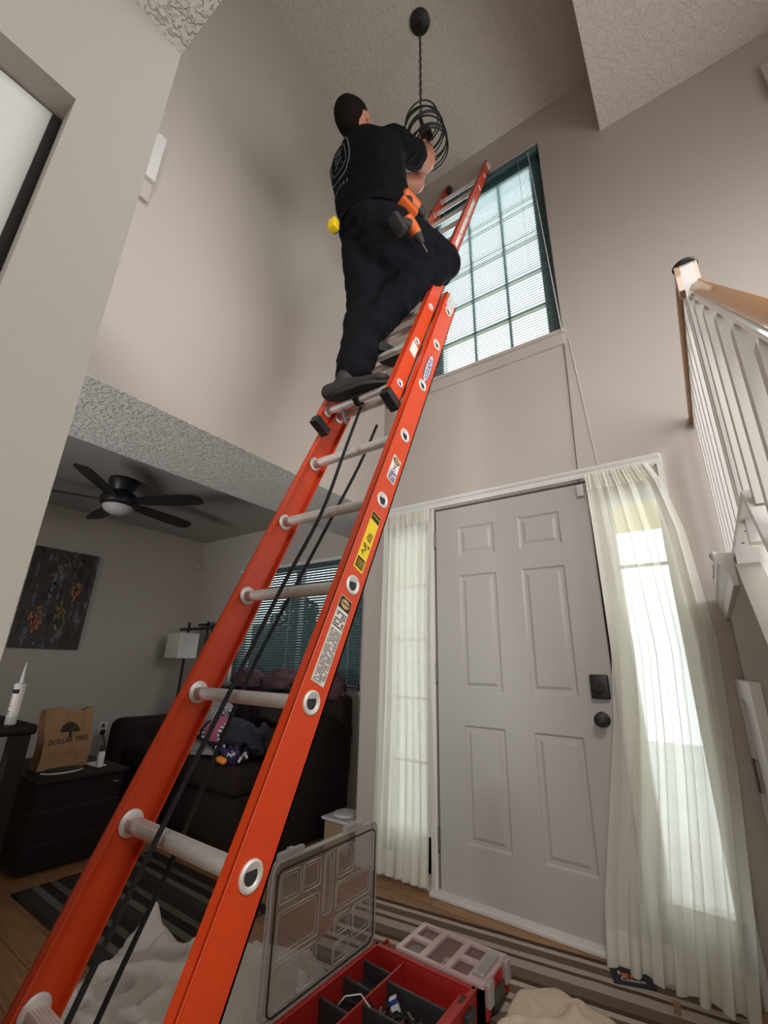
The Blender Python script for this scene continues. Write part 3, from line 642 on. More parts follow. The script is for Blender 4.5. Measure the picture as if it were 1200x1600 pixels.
m.build('chain', M['bronze'], pl, 1)
A0 = Vector((TX, TY, TOPZ)); A1 = Vector((0.462, -0.84, 3.96)); AX = (A1 - A0).normalized()
s1 = AX.cross(Vector((0, 1, 0))).normalized(); s2 = AX.cross(s1)
m = MB(); m.tube([A0, A0 + AX * 0.10], 0.012, 10); m.tube([A0 + AX * .09, A0 + AX * 0.17], [0.03, 0.035], 12)
for q in range(3):
    a = q * 2.1; p = A0 + AX * 0.17 + (s1 * math.cos(a) + s2 * math.sin(a)) * 0.03; m.tube([p - AX * 0.05, p + AX * 0.05], 0.012, 8)
m.build('socket_stem', M['bronze'], pl, 1)
for j in range(9):
    f_ = j / 8; c0 = A0 + AX * (0.03 + 0.27 * f_); rad = 0.108 + 0.010 * math.sin(PI * f_); tl = Matrix.Rotation(0.25 * math.sin(j * 2.3), 3, s1) @ Matrix.Rotation(0.22 * math.cos(j * 1.7), 3, s2)
    MB().tube([c0 + tl @ ((s1 * math.cos(a) + s2 * math.sin(a)) * rad) for a in [2 * PI * q / 48 for q in range(48)]], 0.0048, 6, closed=True).build('cage_ring', M['bronze'], pl, 1)

# ================================================================== MAN ON THE LADDER
V = Vector
man = thing('person', 'man in black shirt and trousers on the ladder reaching up to the pendant', 'person', (0.33, -1.25, 2.09))
pel = V((0.36, -1.20, 3.02)); che = V((0.335, -1.25, 3.42)); nk = V((0.315, -1.27, 3.56)); hd = V((0.300, -1.33, 3.655))
rs = V((0.470, -1.215, 3.50)); ls = V((0.165, -1.20, 3.53)); re = V((0.505, -0.985, 3.645)); le = V((0.385, -0.885, 3.70))
rh = V((0.425, -0.835, 4.03)); lh = V((0.385, -0.80, 4.02)); 
rhip = V((0.43, -1.20, 2.97)); lhip = V((0.29, -1.19, 2.97)); rk = V((0.545, -0.885, 2.99)); lk = V((0.285, -1.155, 2.63))
ra_ = V((0.34, -1.175, 2.475)); la = V((0.305, -1.235, 2.20))
fdir = (V((0.43, -0.83, 4.15)) - hd).normalized(); side = V((1, -0.1, 0)).cross(fdir).cross(fdir) * -1; side = (V((1, 0, 0)) - fdir * fdir.x).normalized(); upv = side.cross(fdir)
def hand(c, up, nrm, thumb_side):
    up = up.normalized(); nrm = (nrm - up * nrm.dot(up)).normalized(); ac = up.cross(nrm)
    caps = [(c - up * 0.03 - ac * 0.018, 0.017, c + up * 0.035 - ac * 0.022, 0.015), (c - up * 0.03 + ac * 0.018, 0.017, c + up * 0.035 + ac * 0.024, 0.014), (c - up * 0.03, 0.018, c + up * 0.038, 0.016)]
    for i, (off, ln) in enumerate(((-0.031, 0.9), (-0.0105, 1.0), (0.0105, 0.95), (0.031, 0.76))):
        b = c + up * 0.042 + ac * off; p1 = b + up * 0.034 * ln + nrm * 0.014; p2 = p1 + up * 0.012 * ln + nrm * 0.024 * ln; p3 = p2 - up * 0.008 + nrm * 0.018 * ln
        caps += [(b, 0.0095, p1, 0.0088), (p1, 0.0088, p2, 0.0080), (p2, 0.0080, p3, 0.0070)]
    tb = c - up * 0.015 + ac * thumb_side * 0.03; t1 = tb + ac * thumb_side * 0.022 + up * 0.022 + nrm * 0.012; t2 = t1 + up * 0.026 + nrm * 0.014; caps += [(tb, 0.014, t1, 0.0105), (t1, 0.0105, t2, 0.0085)]
    return caps
wr = rh - (rh - re).normalized() * 0.02; wl = lh - (lh - le).normalized() * 0.02
caps = [(pel, 0.12, che, 0.13), (che, 0.12, nk, 0.07), (nk - V((0, 0, .02)), 0.058, hd - upv * 0.03, 0.056),
        (hd + upv * 0.018 - fdir * 0.012, (0.074, 0.088, 0.088), hd + upv * 0.012 + fdir * 0.018, (0.070, 0.076, 0.082)), (hd + fdir * 0.03, 0.062, hd - upv * 0.075 + fdir * 0.055, 0.034),
        (hd + fdir * 0.094 + upv * 0.01, 0.010, hd + fdir * 0.106 - upv * 0.018, 0.014), (hd + side * 0.074, 0.012, hd + side * 0.078 - upv * 0.02, 0.012), (hd - side * 0.074, 0.012, hd - side * 0.078 - upv * 0.02, 0.012),
        (hd + upv * 0.028 + fdir * 0.085 - side * 0.035, 0.012, hd + upv * 0.028 + fdir * 0.085 + side * 0.035, 0.012), (hd - upv * 0.045 + fdir * 0.084 - side * 0.02, 0.010, hd - upv * 0.045 + fdir * 0.084 + side * 0.02, 0.010),
        (nk, 0.06, rs, 0.06), (nk, 0.06, ls, 0.06), (rs, 0.058, re, 0.052), (ls, 0.055, le, 0.050),
        (re, 0.052, re * 0.62 + wr * 0.38, 0.056), (re * 0.62 + wr * 0.38, 0.056, wr, 0.032), (le, 0.042, le * 0.62 + wl * 0.38, 0.043), (le * 0.62 + wl * 0.38, 0.043, wl, 0.028),
        (wr, 0.032, rh, 0.025), (wl, 0.030, lh, 0.025),
        (pel, 0.11, rhip, 0.09), (pel, 0.11, lhip, 0.09), (rhip, 0.085, rk, 0.06), (lhip, 0.085, lk, 0.058), (rk, 0.055, ra_, 0.04), (lk, 0.055, la, 0.04)]
caps += hand(rh + V((0, 0, .03)), (rh - re), V((-0.5, 0.1, 0.3)), 1) + hand(lh + V((0, 0, .03)), (lh - le), V((0.8, -0.1, 0.2)), -1)
body = skin_part('body', capsules(caps, 0.0065, 3), M['skin'], man)
# hair
hm = capsules([(hd + upv * 0.030 - fdir * 0.022, (0.077, 0.090, 0.090), hd + upv * 0.036 + fdir * 0.01, (0.073, 0.080, 0.080)), (hd - fdir * 0.05 - upv * 0.0, 0.060, hd - fdir * 0.045 - upv * 0.045, 0.044)], 0.006, 2)
skin_part('hair', hm, M['hair'], man)
# shirt
sc = [(pel + V((0, 0, -0.01)), 0.150, pel + V((0, -.015, 0.18)), 0.152), (pel + V((0, -.015, 0.18)), 0.152, che, 0.158), (pel + V((-.05, 0, 0.0)), 0.135, che + V((-0.055, 0, -0.02)), 0.145), (pel + V((.05, 0, 0.0)), 0.130, che + V((0.05, 0, -0.02)), 0.140),
      (che + V((0, 0, .02)), 0.14, nk + V((0, -.01, -.06)), 0.085), (nk + V((0, -.01, -.05)), 0.072, rs, 0.078), (nk + V((0, -.01, -.05)), 0.072, ls, 0.078), (che, 0.12, rs, 0.075), (che, 0.12, ls, 0.075),
      (rs, 0.080, rs.lerp(re, 0.62), 0.074), (ls, 0.078, ls.lerp(le, 0.62), 0.068), (nk + V((0, -.01, -.04)), 0.068, nk + V((0, -.005, -.005)), 0.063)]
shirt = skin_part('shirt', capsules(sc, 0.010, 4), M['shirt'], man)
# trousers
tc_ = [(pel + V((0, -.01, 0.07)), 0.138, pel + V((0, -.02, -0.03)), 0.146), (pel + V((-.05, -.02, 0)), 0.125, lhip, 0.12), (pel + V((.05, -.02, 0)), 0.125, rhip, 0.12),
       (rhip, 0.125, rk, 0.092), (rhip.lerp(rk, 0.5) + V((-.02, 0, -.06)), 0.10, rk + V((-.03, 0, -.04)), 0.08), (lhip, 0.115, lk, 0.092), (rk, 0.088, rk.lerp(ra_, 0.5) + V((-.02, -.02, .03)), 0.105), (rk.lerp(ra_, 0.5) + V((-.02, -.02, .03)), 0.105, ra_, 0.075), (rhip + V((-.05, 0, -.10)), 0.10, rk.lerp(ra_, 0.35) + V((-.05, -.03, 0)), 0.08),
       (lk, 0.090, lk.lerp(la, 0.55), 0.084), (lk.lerp(la, 0.55), 0.084, la, 0.078), (lhip + V((0, -.03, .02)), 0.105, lk + V((0, -.02, .1)), 0.09)]
tro = skin_part('trousers', capsules(tc_, 0.010, 4), M['pants'], man)
# fabric folds by displacing along normals with noise
for o_, amp_, sc_ in ((shirt, 0.010, 7), (tro, 0.012, 8)):
    me = o_.data; me.update(); nr = [v.normal.copy() for v in me.vertices]
    for v, n_ in zip(me.vertices, nr):
        p = v.co; q = noise.noise(V((p.x * sc_, p.y * sc_, p.z * sc_ * 1.6))); q2 = abs(noise.noise(V((p.x * sc_ * 2 + 9, p.y * sc_ * 2, p.z * sc_ * 3))))
        v.co = p + n_ * (q * amp_ - q2 * amp_ * 0.9)
    me.update()
# shoes: left planted along the rung, right one rung higher
def shoe(heel, toe, name='shoe'):
    d_ = (toe - heel).normalized(); sd = d_.cross(V((0, 0, 1))).normalized(); c_ = []
    c_ = [(heel + V((0, 0, .035)), (0.040, 0.040, 0.035), heel.lerp(toe, 0.45) + V((0, 0, .035)), (0.042, 0.042, 0.032)), (heel.lerp(toe, 0.4) + V((0, 0, .032)), (0.044, 0.044, 0.030), toe - d_ * 0.04 + V((0, 0, .028)), (0.044, 0.044, 0.025)),
          (heel.lerp(toe, 0.20) + V((0, 0, .045)), 0.040, heel.lerp(toe, 0.28) + V((0, 0, .09)), 0.042)]
    o_ = skin_part(name, capsules(c_, 0.007, 3), M['shoe'], man)
    s_ = MB(); n_ = 26; out = []
    for k in range(n_):
        a = 2 * PI * k / n_; L = (toe - heel).length; ca, sa = math.cos(a), math.sin(a); wd_ = 0.045 if ca > 0 else 0.038
        out.append(heel.lerp(toe, 0.5) + d_ * (ca * (L / 2 + 0.012)) + sd * (sa * wd_ * (1 - 0.25 * abs(ca) ** 4)))
    vs = [p for p in out] + [p + V((0, 0, 0.018)) for p in out]
    s_.add(vs, [tuple(range(n_)), tuple(range(n_, 2 * n_))] + [(k, (k + 1) % n_, n_ + (k + 1) % n_, n_ + k) for k in range(n_)])
    s_.build('sole', M['rubber'], o_, 1); return o_
y6 = LP(0, t6, FD); 
shoe(V((0.225, y6.y - 0.045, y6.z + 0.013)), V((0.485, y6.y + 0.005, y6.z + 0.013)))
y7 = LP(0, t6 + 0.3048, FD)
shoe(V((0.30, y7.y - 0.10, y7.z + 0.013)), V((0.40, y7.y + 0.14, y7.z + 0.013)))
# ring logo on the back of the shirt
def on_back(a, rx, rz, cx=0.30, cz=3.35):
    x = cx + rx * math.cos(a); z = cz + rz * math.sin(a); return x, z
bvh = None
from mathutils.bvhtree import BVHTree
bmt = bmesh.new(); bmt.from_mesh(shirt.data); bvh = BVHTree.FromBMesh(bmt); bmt.free()
def backpt(x, z):
    o0 = ORG[man.name]; h = bvh.ray_cast(V((x, -2.2, z)) - o0, V((0, 1, 0))); 
    return (h[0] + o0 + V((0, -0.002, 0))) if h[0] is not None else V((x, -1.42, z))
for rx, r_t in ((0.085, 0.0022), (0.060, 0.0016)):
    MB().tube([backpt(0.25 + rx * math.cos(a), 3.36 + rx * 1.35 * math.sin(a)) for a in [2 * PI * k / 40 for k in range(40)]], r_t, 5, closed=True).build('shirt_print', M['printgrey'], man)
m = MB()
for k in range(7):
    z = 3.33 + 0.012 * k; m.tube([backpt(0.25 - 0.03 + 0.008 * (k % 3), z), backpt(0.25 + 0.03 - 0.006 * (k % 2), z + 0.006 * (k % 2))], 0.0018, 5)
for k in range(6): m.tube([backpt(0.20 + 0.02 * k, 3.20), backpt(0.205 + 0.02 * k, 3.212)], 0.002, 5)
m.build('shirt_print', M['printgrey'], man)
# tool belt
bm_ = MB(); n_ = 40
def belt(a, z): return V((0.36 + 0.178 * math.cos(a), -1.215 + 0.150 * math.sin(a), z - 0.01 * math.cos(a)))
vs = []; 
for k in range(n_):
    a = 2 * PI * k / n_
    for z in (3.00, 3.045): vs.append(belt(a, z))
bm_.add(vs, [(2 * k, 2 * ((k + 1) % n_), 2 * ((k + 1) % n_) + 1, 2 * k + 1) for k in range(n_)])
bm_.build('tool_belt', M['shirt'], man, 1)
# ---------------- cordless tools hanging at his right hip
def drill(name, label, o, fwd, down, m_bat, s=1.0):
    r = thing(name, label, 'drill', o); fwd = V(fwd).normalized(); down = V(down); down = (down - fwd * down.dot(fwd)).normalized(); T = frame_T(o, fwd, -down)   # local x forward, y up (opposite handle), z side
    T = T @ Matrix.Scale(s, 4)
    MB().lathe([(0.022, -0.085), (0.034, -0.075), (0.036, -0.02), (0.034, 0.02), (0.028, 0.035)], T @ Matrix.Rotation(PI / 2, 4, 'Y'), 20).build('motor_housing', M['toolorange'], r, 1)
    MB().lathe([(0.029, 0.035), (0.030, 0.05), (0.024, 0.07), (0.020, 0.085), (0.010, 0.092)], T @ Matrix.Rotation(PI / 2, 4, 'Y'), 20).build('chuck', M['grey'], r, 1)
    MB().tube([T @ V((0.09, 0, 0)), T @ V((0.15, 0, 0))], 0.003, 8).build('drill_bit', M['nickel'], r, 1)
    MB().tube([T @ V((-0.035, -0.02, 0)), T @ V((-0.045, -0.07, 0)), T @ V((-0.040, -0.115, 0))], [0.022, 0.019, 0.022], 12).build('grip', M['grey'], r, 1)
    MB().bevbox((-0.085, -0.165, -0.035), (0.03, -0.115, 0.035), 0.008, T).build('battery', m_bat, r, 1)
    MB().box((-0.028, -0.055, -0.006), (-0.012, -0.025, 0.006), T).build('trigger', M['black'], r)
    return r
drill('cordless_drill', 'orange and grey cordless drill hanging lowest from the man\'s belt, bit pointing down', (0.585, -1.225, 2.83), (0.25, 0.55, -0.75), (-0.15, -0.5, -0.1), M['grey'], 0.72)
drill('impact_driver', 'orange impact driver clipped higher on the man\'s belt, above the drill', (0.545, -1.165, 3.085), (0.25, 0.75, -0.25), (0.1, -0.2, -0.9), M['toolorange'], 0.8)
# yellow tape at back pocket
r = thing('tape_measure', 'small yellow tape measure clipped at the back of the man\'s belt', 'tape measure', (0.245, -1.362, 2.94))
MB().bevbox((0.222, -1.385, 2.925), (0.265, -1.345, 2.985), 0.008).build('case', M['yellow'], r, 1); MB().box((0.232, -1.345, 2.93), (0.255, -1.341, 2.99)).build('belt_clip', M['nickel'], r)

# ================================================================== STAIR RAILING (right)
ra_l = thing('stair_railing', 'white baluster railing with oak handrail on the right landing', 'railing', (1.43, -1.0, 1.382))
RX = 1.44
def slope_z(y, z0=2.235, y0=-1.0): return z0 - (y0 - y) * 0.96
MB().bevbox((RX - 0.012 - 0.014, -1.0, 2.225), (RX - 0.012, -0.002, 2.262), 0.003).build('level_handrail', M['wood'], ra_l, 1)
MB().box((RX - 0.012, -1.0, 2.200), (RX + 0.016, -0.002, 2.245)).build('level_subrail', M['white'], ra_l)
# descending handrail: oak top, window sheen painted as a pale round lower nose
d0 = V((RX + 0.008, -1.02, 2.165)); d1 = V((RX + 0.008, -2.0, slope_z(-2.0) - 0.055)); dv = (d1 - d0).normalized(); up2 = V((1, 0, 0)).cross(dv); up2 = up2 if up2.z > 0 else -up2
Tr = frame_T(d0, V((1, 0, 0)), up2)
pf = [(-0.006, 0.004), (-0.008, 0.012), (0.0, 0.024), (0.020, 0.030), (0.030, 0.022), (0.034, 0.010), (0.030, 0.0)]
L_ = (d1 - d0).length; Tz = frame_T(d0, V((1, 0, 0)), up2); zdir = V((Tz[0][2], Tz[1][2], Tz[2][2])); sg = 1 if zdir.dot(dv) > 0 else -1
MB().prism(pf, sg * L_, Tz).build('handrail', M['wood'], ra_l, 1)
MB().tube([d0 - up2 * 0.0, d1 - up2 * 0.0], 0.013, 12).build('sheen_nosing', mat('painted_oak_sheen', (0.62, 0.57, 0.50), 0.15, coat=1.0), ra_l, 1)  # pale colour stands in for the window's sheen on oak
# shoe rails
MB().box((RX - 0.02, -1.2, 1.44), (RX + 0.02, -0.002, 1.462)).build('shoe_rail', M['white'], ra_l)
e0 = V((RX, -1.2, 1.45)); e1 = V((RX, -2.0, 1.45 - 0.8 * 0.96)); Te = frame_T(e0, V((1, 0, 0)), up2)
MB().prism([(-0.02, -0.01), (0.02, -0.01), (0.02, 0.012), (-0.02, 0.012)], sg * (e1 - e0).length, Te).build('shoe_rail', M['white'], ra_l)
for k in range(7):
    y = -0.13 - k * 0.14
    MB().box((RX - 0.011, y - 0.016, 1.462), (RX + 0.013, y + 0.016, 2.205)).build('baluster', M['white'], ra_l)
    MB().tube([(RX - 0.003, y + 0.05, 1.4385), (RX - 0.003, y + 0.05, 1.4405)], 0.004, 8).build('screw', M['grey'], ra_l)
for k in range(6):
    y = -1.12 - k * 0.135; zt = slope_z(y) - 0.075; zb_ = 1.46 - max(0, -1.2 - y) * 0.96
    MB().box((RX - 0.008, y - 0.016, zb_), (RX + 0.024, y + 0.016, zt)).build('baluster', M['white'], ra_l)
MB().box((RX - 0.010, -1.04, 1.382), (RX + 0.024, -1.0, 2.262)).build('newel_post', M['white'], ra_l)
MB().box((RX - 0.024, -1.04, 2.17), (RX - 0.010, -1.0, 2.262)).build('newel_trim', M['wood'], ra_l); MB().box((RX + 0.024, -1.04, 2.19), (RX + 0.034, -1.0, 2.262)).build('newel_trim', M['wood'], ra_l)
MB().lathe([(0.024, 0), (0.033, 0.002), (0.035, 0.008), (0.030, 0.014), (0.015, 0.017)], Matrix.Translation((RX + 0.006, -1.02, 2.262)), 28).build('newel_cap', M['black'], ra_l, 1)
# ornament on the ledge
r = thing('ledge_ornament', 'small white bird-like ornament with looped wire on the right wall ledge', 'ornament', (1.374, -0.45, 1.382))
MB().lathe([(0.010, 0), (0.016, 0.02), (0.010, 0.05), (0.005, 0.075), (0.006, 0.08), (0.013, 0.09), (0.013, 0.102), (0.004, 0.112)], Matrix.Translation((1.374, -0.45, 1.382)), 14).build('figure', M['dirtywhite'], r, 1)
m = MB(); m.tube([V((1.370, -0.30 + 0.07 * math.cos(a), 1.384 + 0.10 * math.sin(a))) for a in [PI * k / 12 for k in range(13)]], 0.0022, 6)
m.build('wire_loop', M['dirtywhite'], r)
m = MB(); m.tube([V((1.368, -0.12 + 0.06 * math.cos(a), 1.384 + 0.085 * math.sin(a))) for a in [PI * k / 12 for k in range(13)]], 0.0022, 6); m.build('wire_loop', M['dirtywhite'], r)
# wall-mounted vent box top right, chime box on left wall
r = thing('wall_vent', 'pale boxy vent high on the front wall at the right edge', 'vent', (2.20, 0, 3.95))
MB().bevbox((2.085, -0.035, 3.98), (2.40, 0.0, 4.26), 0.008).build('vent_body', M['wall'], r); MB().box((2.11, -0.038, 4.02), (2.38, -0.035, 4.22)).build('vent_grille', M['white'], r)
r = thing('chime_box', 'white box on the tall left wall, half hidden by the near wall corner', 'chime box', (XL, -1.95, 3.02))
MB().bevbox((XL, -2.10, 3.13), (XL + 0.042, -1.885, 3.42), 0.004).build('box_cover', M['white'], r); MB().box((XL, -2.08, 3.02), (XL + 0.02, -1.885, 3.13)).build('box_back', M['wall'], r)
# thin wire down the wall from the upper window to the door sensor
tag(MB().tube([(0.902, -0.004, 3.02), (0.898, -0.004, 2.75), (0.890, -0.004, 2.4), (0.884, -0.010, 2.10), (0.884, -0.012, 2.02)], 0.002, 6).build('sensor_wire', M['grey']), 'thin dark wire running down the wall from the upper window to the door', 'wire')
tag(MB().tube([(0.93, 0.0, 2.98), (0.955, 0.0, 2.60), (0.985, 0.0, 2.12)], 0.004, 6).build('drywall_seam', M['wall']), 'painted raised drywall seam slanting down the wall above the right curtain', 'drywall seam')  # ridge of a drywall seam
# closet sliding door
r = thing('closet_door', 'pale sliding closet door inside the near left wall opening', 'closet door', (0.45, -2.8, 0))
MB().box((0.440, -3.6, 0.005), (0.460, -2.326, 2.05)).build('door_panel', M['darkpanel'], r); MB().box((0.438, -2.326, 0.005), (0.462, -2.311, 2.05)).build('gap_shade', M['rubber'], r)  # black strip stands in for the shaded gap beside the panel

# ================================================================== LIVING ROOM
# ceiling fan
fan = thing('ceiling_fan', 'black five-blade hugger ceiling fan with a dim white light bowl', 'ceiling fan', (-2.22, -1.0, 2.40))
MB().lathe([(0.10, 0), (0.105, -0.03), (0.085, -0.075), (0.075, -0.10), (0.12, -0.13), (0.135, -0.17), (0.125, -0.205), (0.10, -0.22)], Matrix.Translation((-2.22, -1.0, 2.40)), 32).build('motor_housing', M['black'], fan, 1)
MB().lathe([(0.098, -0.215), (0.105, -0.225), (0.092, -0.255), (0.055, -0.278), (0.01, -0.285)], Matrix.Translation((-2.22, -1.0, 2.40)), 32).build('light_bowl', M['dirtywhite'], fan, 1)
for k in range(5):
    a = math.radians(29 + 72 * k); T = Matrix.Translation((-2.22, -1.0, 2.215)) @ Matrix.Rotation(a, 4, 'Z') @ Matrix.Rotation(math.radians(-13), 4, 'X')
    MB().prism([(0.10, -0.035), (0.24, -0.06), (0.50, -0.075), (0.63, -0.070), (0.67, -0.045), (0.68, 0.03), (0.64, 0.055), (0.48, 0.065), (0.24, 0.055), (0.10, 0.035)], 0.008, T).build('blade', M['black'], fan)
# painting
pt = thing('painting', 'dark abstract canvas with grey and orange dabs on the living room wall', 'painting', (-3.385, -0.85, 1.14))
pm = new_mat('abstract_paint'); nt = pm.node_tree; b = nt.nodes['Principled BSDF']; b.inputs['Roughness'].default_value = 0.6
tcn = nt.nodes.new('ShaderNodeTexCoord'); mp = nt.nodes.new('ShaderNodeMapping'); mp.inputs['Scale'].default_value = (1, 11, 3.2); nt.links.new(tcn.outputs['Object'], mp.inputs[0])
nn = nt.nodes.new('ShaderNodeTexNoise'); nn.inputs['Scale'].default_value = 1.7; nn.inputs['Detail'].default_value = 8; nn.inputs['Roughness'].default_value = 0.7; nt.links.new(mp.outputs[0], nn.inputs['Vector'])
rp = nt.nodes.new('ShaderNodeValToRGB'); e = rp.color_ramp.elements
for _ in range(5): e.new(0.5)
for i, (p_, c_) in enumerate(((0.0, (0.006, 0.006, 0.008)), (0.42, (0.012, 0.010, 0.010)), (0.50, (0.05, 0.035, 0.02)), (0.56, (0.02, 0.022, 0.028)), (0.62, (0.16, 0.16, 0.18)), (0.67, (0.10, 0.05, 0.02)), (0.78, (0.35, 0.12, 0.03)))): e[i].position = p_; e[i].color = (*c_, 1)
nt.links.new(nn.outputs['Fac'], rp.inputs[0]); nt.links.new(rp.outputs[0], b.inputs['Base Color'])
MB().box((-3.40, -1.11, 1.14), (-3.37, -0.595, 2.0)).build('canvas', pm, pt)
def dabs(name, cy, cz, hh, ww, colr, n, seed):
    rnd = random.Random(seed); m = MB()
    for i in range(n * 2):
        y = cy + rnd.gauss(0, ww); z = cz + rnd.gauss(0, hh); a = rnd.uniform(-0.5, 0.5); l = rnd.uniform(.008, .028); w_ = rnd.uniform(.002, .007)
        m.box((0, -w_, -l), (0.0025, w_, l), Matrix.Translation((-3.37, y, z)) @ Matrix.Rotation(a, 4, 'X'))
    m.build(name, mat('paint_dab', colr, 0.6), pt, kind='stuff')
dabs('paint_strokes', -0.72, 1.66, 0.035, 0.018, (0.45, 0.17, 0.07), 14, 1); dabs('paint_strokes', -0.98, 1.38, 0.05, 0.02, (0.50, 0.16, 0.03), 14, 2); dabs('paint_strokes', -0.90, 1.72, 0.07, 0.02, (0.22, 0.22, 0.26), 16, 3); dabs('paint_strokes', -0.80, 1.42, 0.05, 0.022, (0.30, 0.24, 0.05), 12, 4); dabs('paint_strokes', -0.85, 1.9, 0.05, 0.05, (0.16, 0.12, 0.09), 14, 5)
# sofa
sf = thing('sofa', 'dark brown overstuffed sofa below the living room window', 'sofa', (-1.85, 0.05, 0))
MB().bevbox((-2.75, -0.40, 0.04), (-1.15, 0.42, 0.30), 0.03).build('sofa_base', M['sofa'], sf, 1)
for x0 in (-2.52, -1.83): MB().bevbox((x0, -0.44, 0.30), (x0 + 0.68, 0.16, 0.46), 0.05, seg=4).build('seat_cushion', M['sofa'], sf, 1)
for x0 in (-2.52, -1.83): MB().bevbox((x0, 0.15, 0.46), (x0 + 0.68, 0.30, 0.84), 0.08, seg=4).build('back_cushion', M['sofa'], sf, 1)
MB().bevbox((-2.75, 0.28, 0.30), (-0.955, 0.44, 0.86), 0.05, seg=4).build('sofa_back', M['sofa'], sf, 1)
MB().bevbox((-1.14, -0.245, 0.02), (-0.945, 0.40, 0.62), 0.03, seg=3).build('sofa_arm', M['sofa'], sf, 1)
m = MB(); m.tube([(-1.045, -0.245, 0.585), (-1.045, -0.1, 0.605), (-1.045, 0.25, 0.62), (-1.045, 0.42, 0.60)], [0.092, 0.10, 0.10, 0.09], 20); m.build('arm_pad', M['sofa'], sf, 1)
MB().bevbox((-2.80, -0.46, 0.02), (-2.55, 0.40, 0.62), 0.07, seg=4).build('sofa_arm', M['sofa'], sf, 1)
def lump(name, label, cat, c, r, m_, seed, n=28, squash=1.0, group=None, amp=0.25):
    rnd = V((seed * 3.1, seed * 1.7, 0)); mb = MB()
    def fn(u, v):
        a = 2 * PI * u; b_ = PI * (v - 0.5); p = V((math.cos(a) * math.cos(b_), math.sin(a) * math.cos(b_), math.sin(b_)))
        q = 1 + amp * noise.noise(p * 1.8 + rnd) + amp * 0.5 * noise.noise(p * 4.5 + rnd)
        z = p.z * r[2] * q; return (c[0] + p.x * r[0] * q, c[1] + p.y * r[1] * q, c[2] + max(z, -r[2] * 0.55))
    mb.grid(fn, n * 2, n); o_ = mb.build(name, m_, None, 60); return tag(o_, label, cat, group)
# piping line + small tag on arm
lump('throw_pillow', 'mauve pillow on the sofa back under the left part of the window', 'pillow', (-2.12, 0.36, 0.92), (0.20, 0.10, 0.10), M['mauve'], 1)
lump('throw_pillow', 'mauve pillow on the sofa back under the middle of the window', 'pillow', (-1.65, 0.35, 0.93), (0.22, 0.10, 0.10), M['mauve'], 2)
lump('throw_pillow', 'plump mauve pillow on the sofa back nearest the doorway wall', 'pillow', (-1.13, 0.33, 0.90), (0.15, 0.10, 0.13), M['mauve'], 3)
# patterned pillow (black/white maze pattern)
pmz = new_mat('black_white_weave'); nt = pmz.node_tree; b = nt.nodes['Principled BSDF']; b.inputs['Roughness'].default_value = 0.9
tcn = nt.nodes.new('ShaderNodeTexCoord'); wv = nt.nodes.new('ShaderNodeTexWave'); wv.inputs['Scale'].default_value = 34; wv.inputs['Distortion'].default_value = 5; wv.inputs['Detail Scale'].default_value = 1.5; nt.links.new(tcn.outputs['Object'], wv.inputs[0])
rp = nt.nodes.new('ShaderNodeValToRGB'); rp.color_ramp.interpolation = 'CONSTANT'; rp.color_ramp.elements[0].color = (0.015, 0.014, 0.016, 1); rp.color_ramp.elements[1].position = 0.5; rp.color_ramp.elements[1].color = (0.5, 0.48, 0.48, 1)
nt.links.new(wv.outputs['Fac'], rp.inputs[0]); nt.links.new(rp.outputs[0], b.inputs['Base Color'])
lump('patterned_pillow', 'black and white patterned pillow on the sofa behind the clothes', 'pillow', (-1.98, -0.10, 0.64), (0.26, 0.13, 0.16), pmz, 4)
lump('patterned_blanket', 'black and white patterned blanket folded flat on the sofa seat', 'blanket', (-1.82, -0.30, 0.495), (0.24, 0.10, 0.045), pmz, 14)
ck = lump('folded_hoodie', 'dark folded sweatshirt with a pink panel and white letters on the sofa', 'sweatshirt', (-1.56, -0.22, 0.60), (0.27, 0.13, 0.10), M['navy'], 5, amp=0.12)
def onhood(u, v, lift=0.004):   # u across, v along the top, real surface ray
    pass
bmt = bmesh.new(); bmt.from_mesh(ck.data); bh = BVHTree.FromBMesh(bmt); bmt.free()
def hood(x, t, lift=0.004):
    o0 = ORG[ck.name]; P = V((-1.56, -0.22, 0.585)); dr = V((x, -math.cos(t) * 0.9, math.sin(t) * 0.9)); src = P + V((x, 0, 0)) + V((0, -math.cos(t), math.sin(t))) * 0.5
    h = bh.ray_cast(src - o0, (P + V((x, 0, 0)) - src).normalized()); q = h[0] + o0 if h[0] is not None else P; return q + (src - q).normalized() * lift
m = MB().grid(lambda u, v: hood(-0.09 + 0.15 * u, -0.2 + 1.6 * v), 10, 12); m.build('pink_panel', M['pink'], ck, 1)
for x0, s_ in ((-0.105, 1), (0.075, 2)):
    rnd = random.Random(s_); m = MB()
    for k in range(7):
        t0 = -0.1 + k * 0.2; t1 = t0 + 0.13; xa = x0 - 0.012; xb = x0 + 0.012
        m.grid(lambda u, v: hood(xa + (xb - xa) * u, t0 + (t1 - t0) * v, 0.006), 2, 2)
        if rnd.random() < .5: m.grid(lambda u, v: hood(xb + .004 + 0.01 * u, t0 + (t1 - t0) * v, 0.006), 2, 2)
    m.build('white_lettering', M['paper'], ck)
lump('crumpled_jacket', 'dark crumpled jacket heaped beside the right sofa arm', 'jacket', (-1.28, -0.14, 0.56), (0.11, 0.13, 0.10), M['navy'], 6, amp=0.45)
lump('dark_coat', 'dark brown coat heaped against the back of the sofa at centre', 'coat', (-1.35, 0.12, 0.68), (0.25, 0.11, 0.16), M['sofa'], 7, amp=0.4)
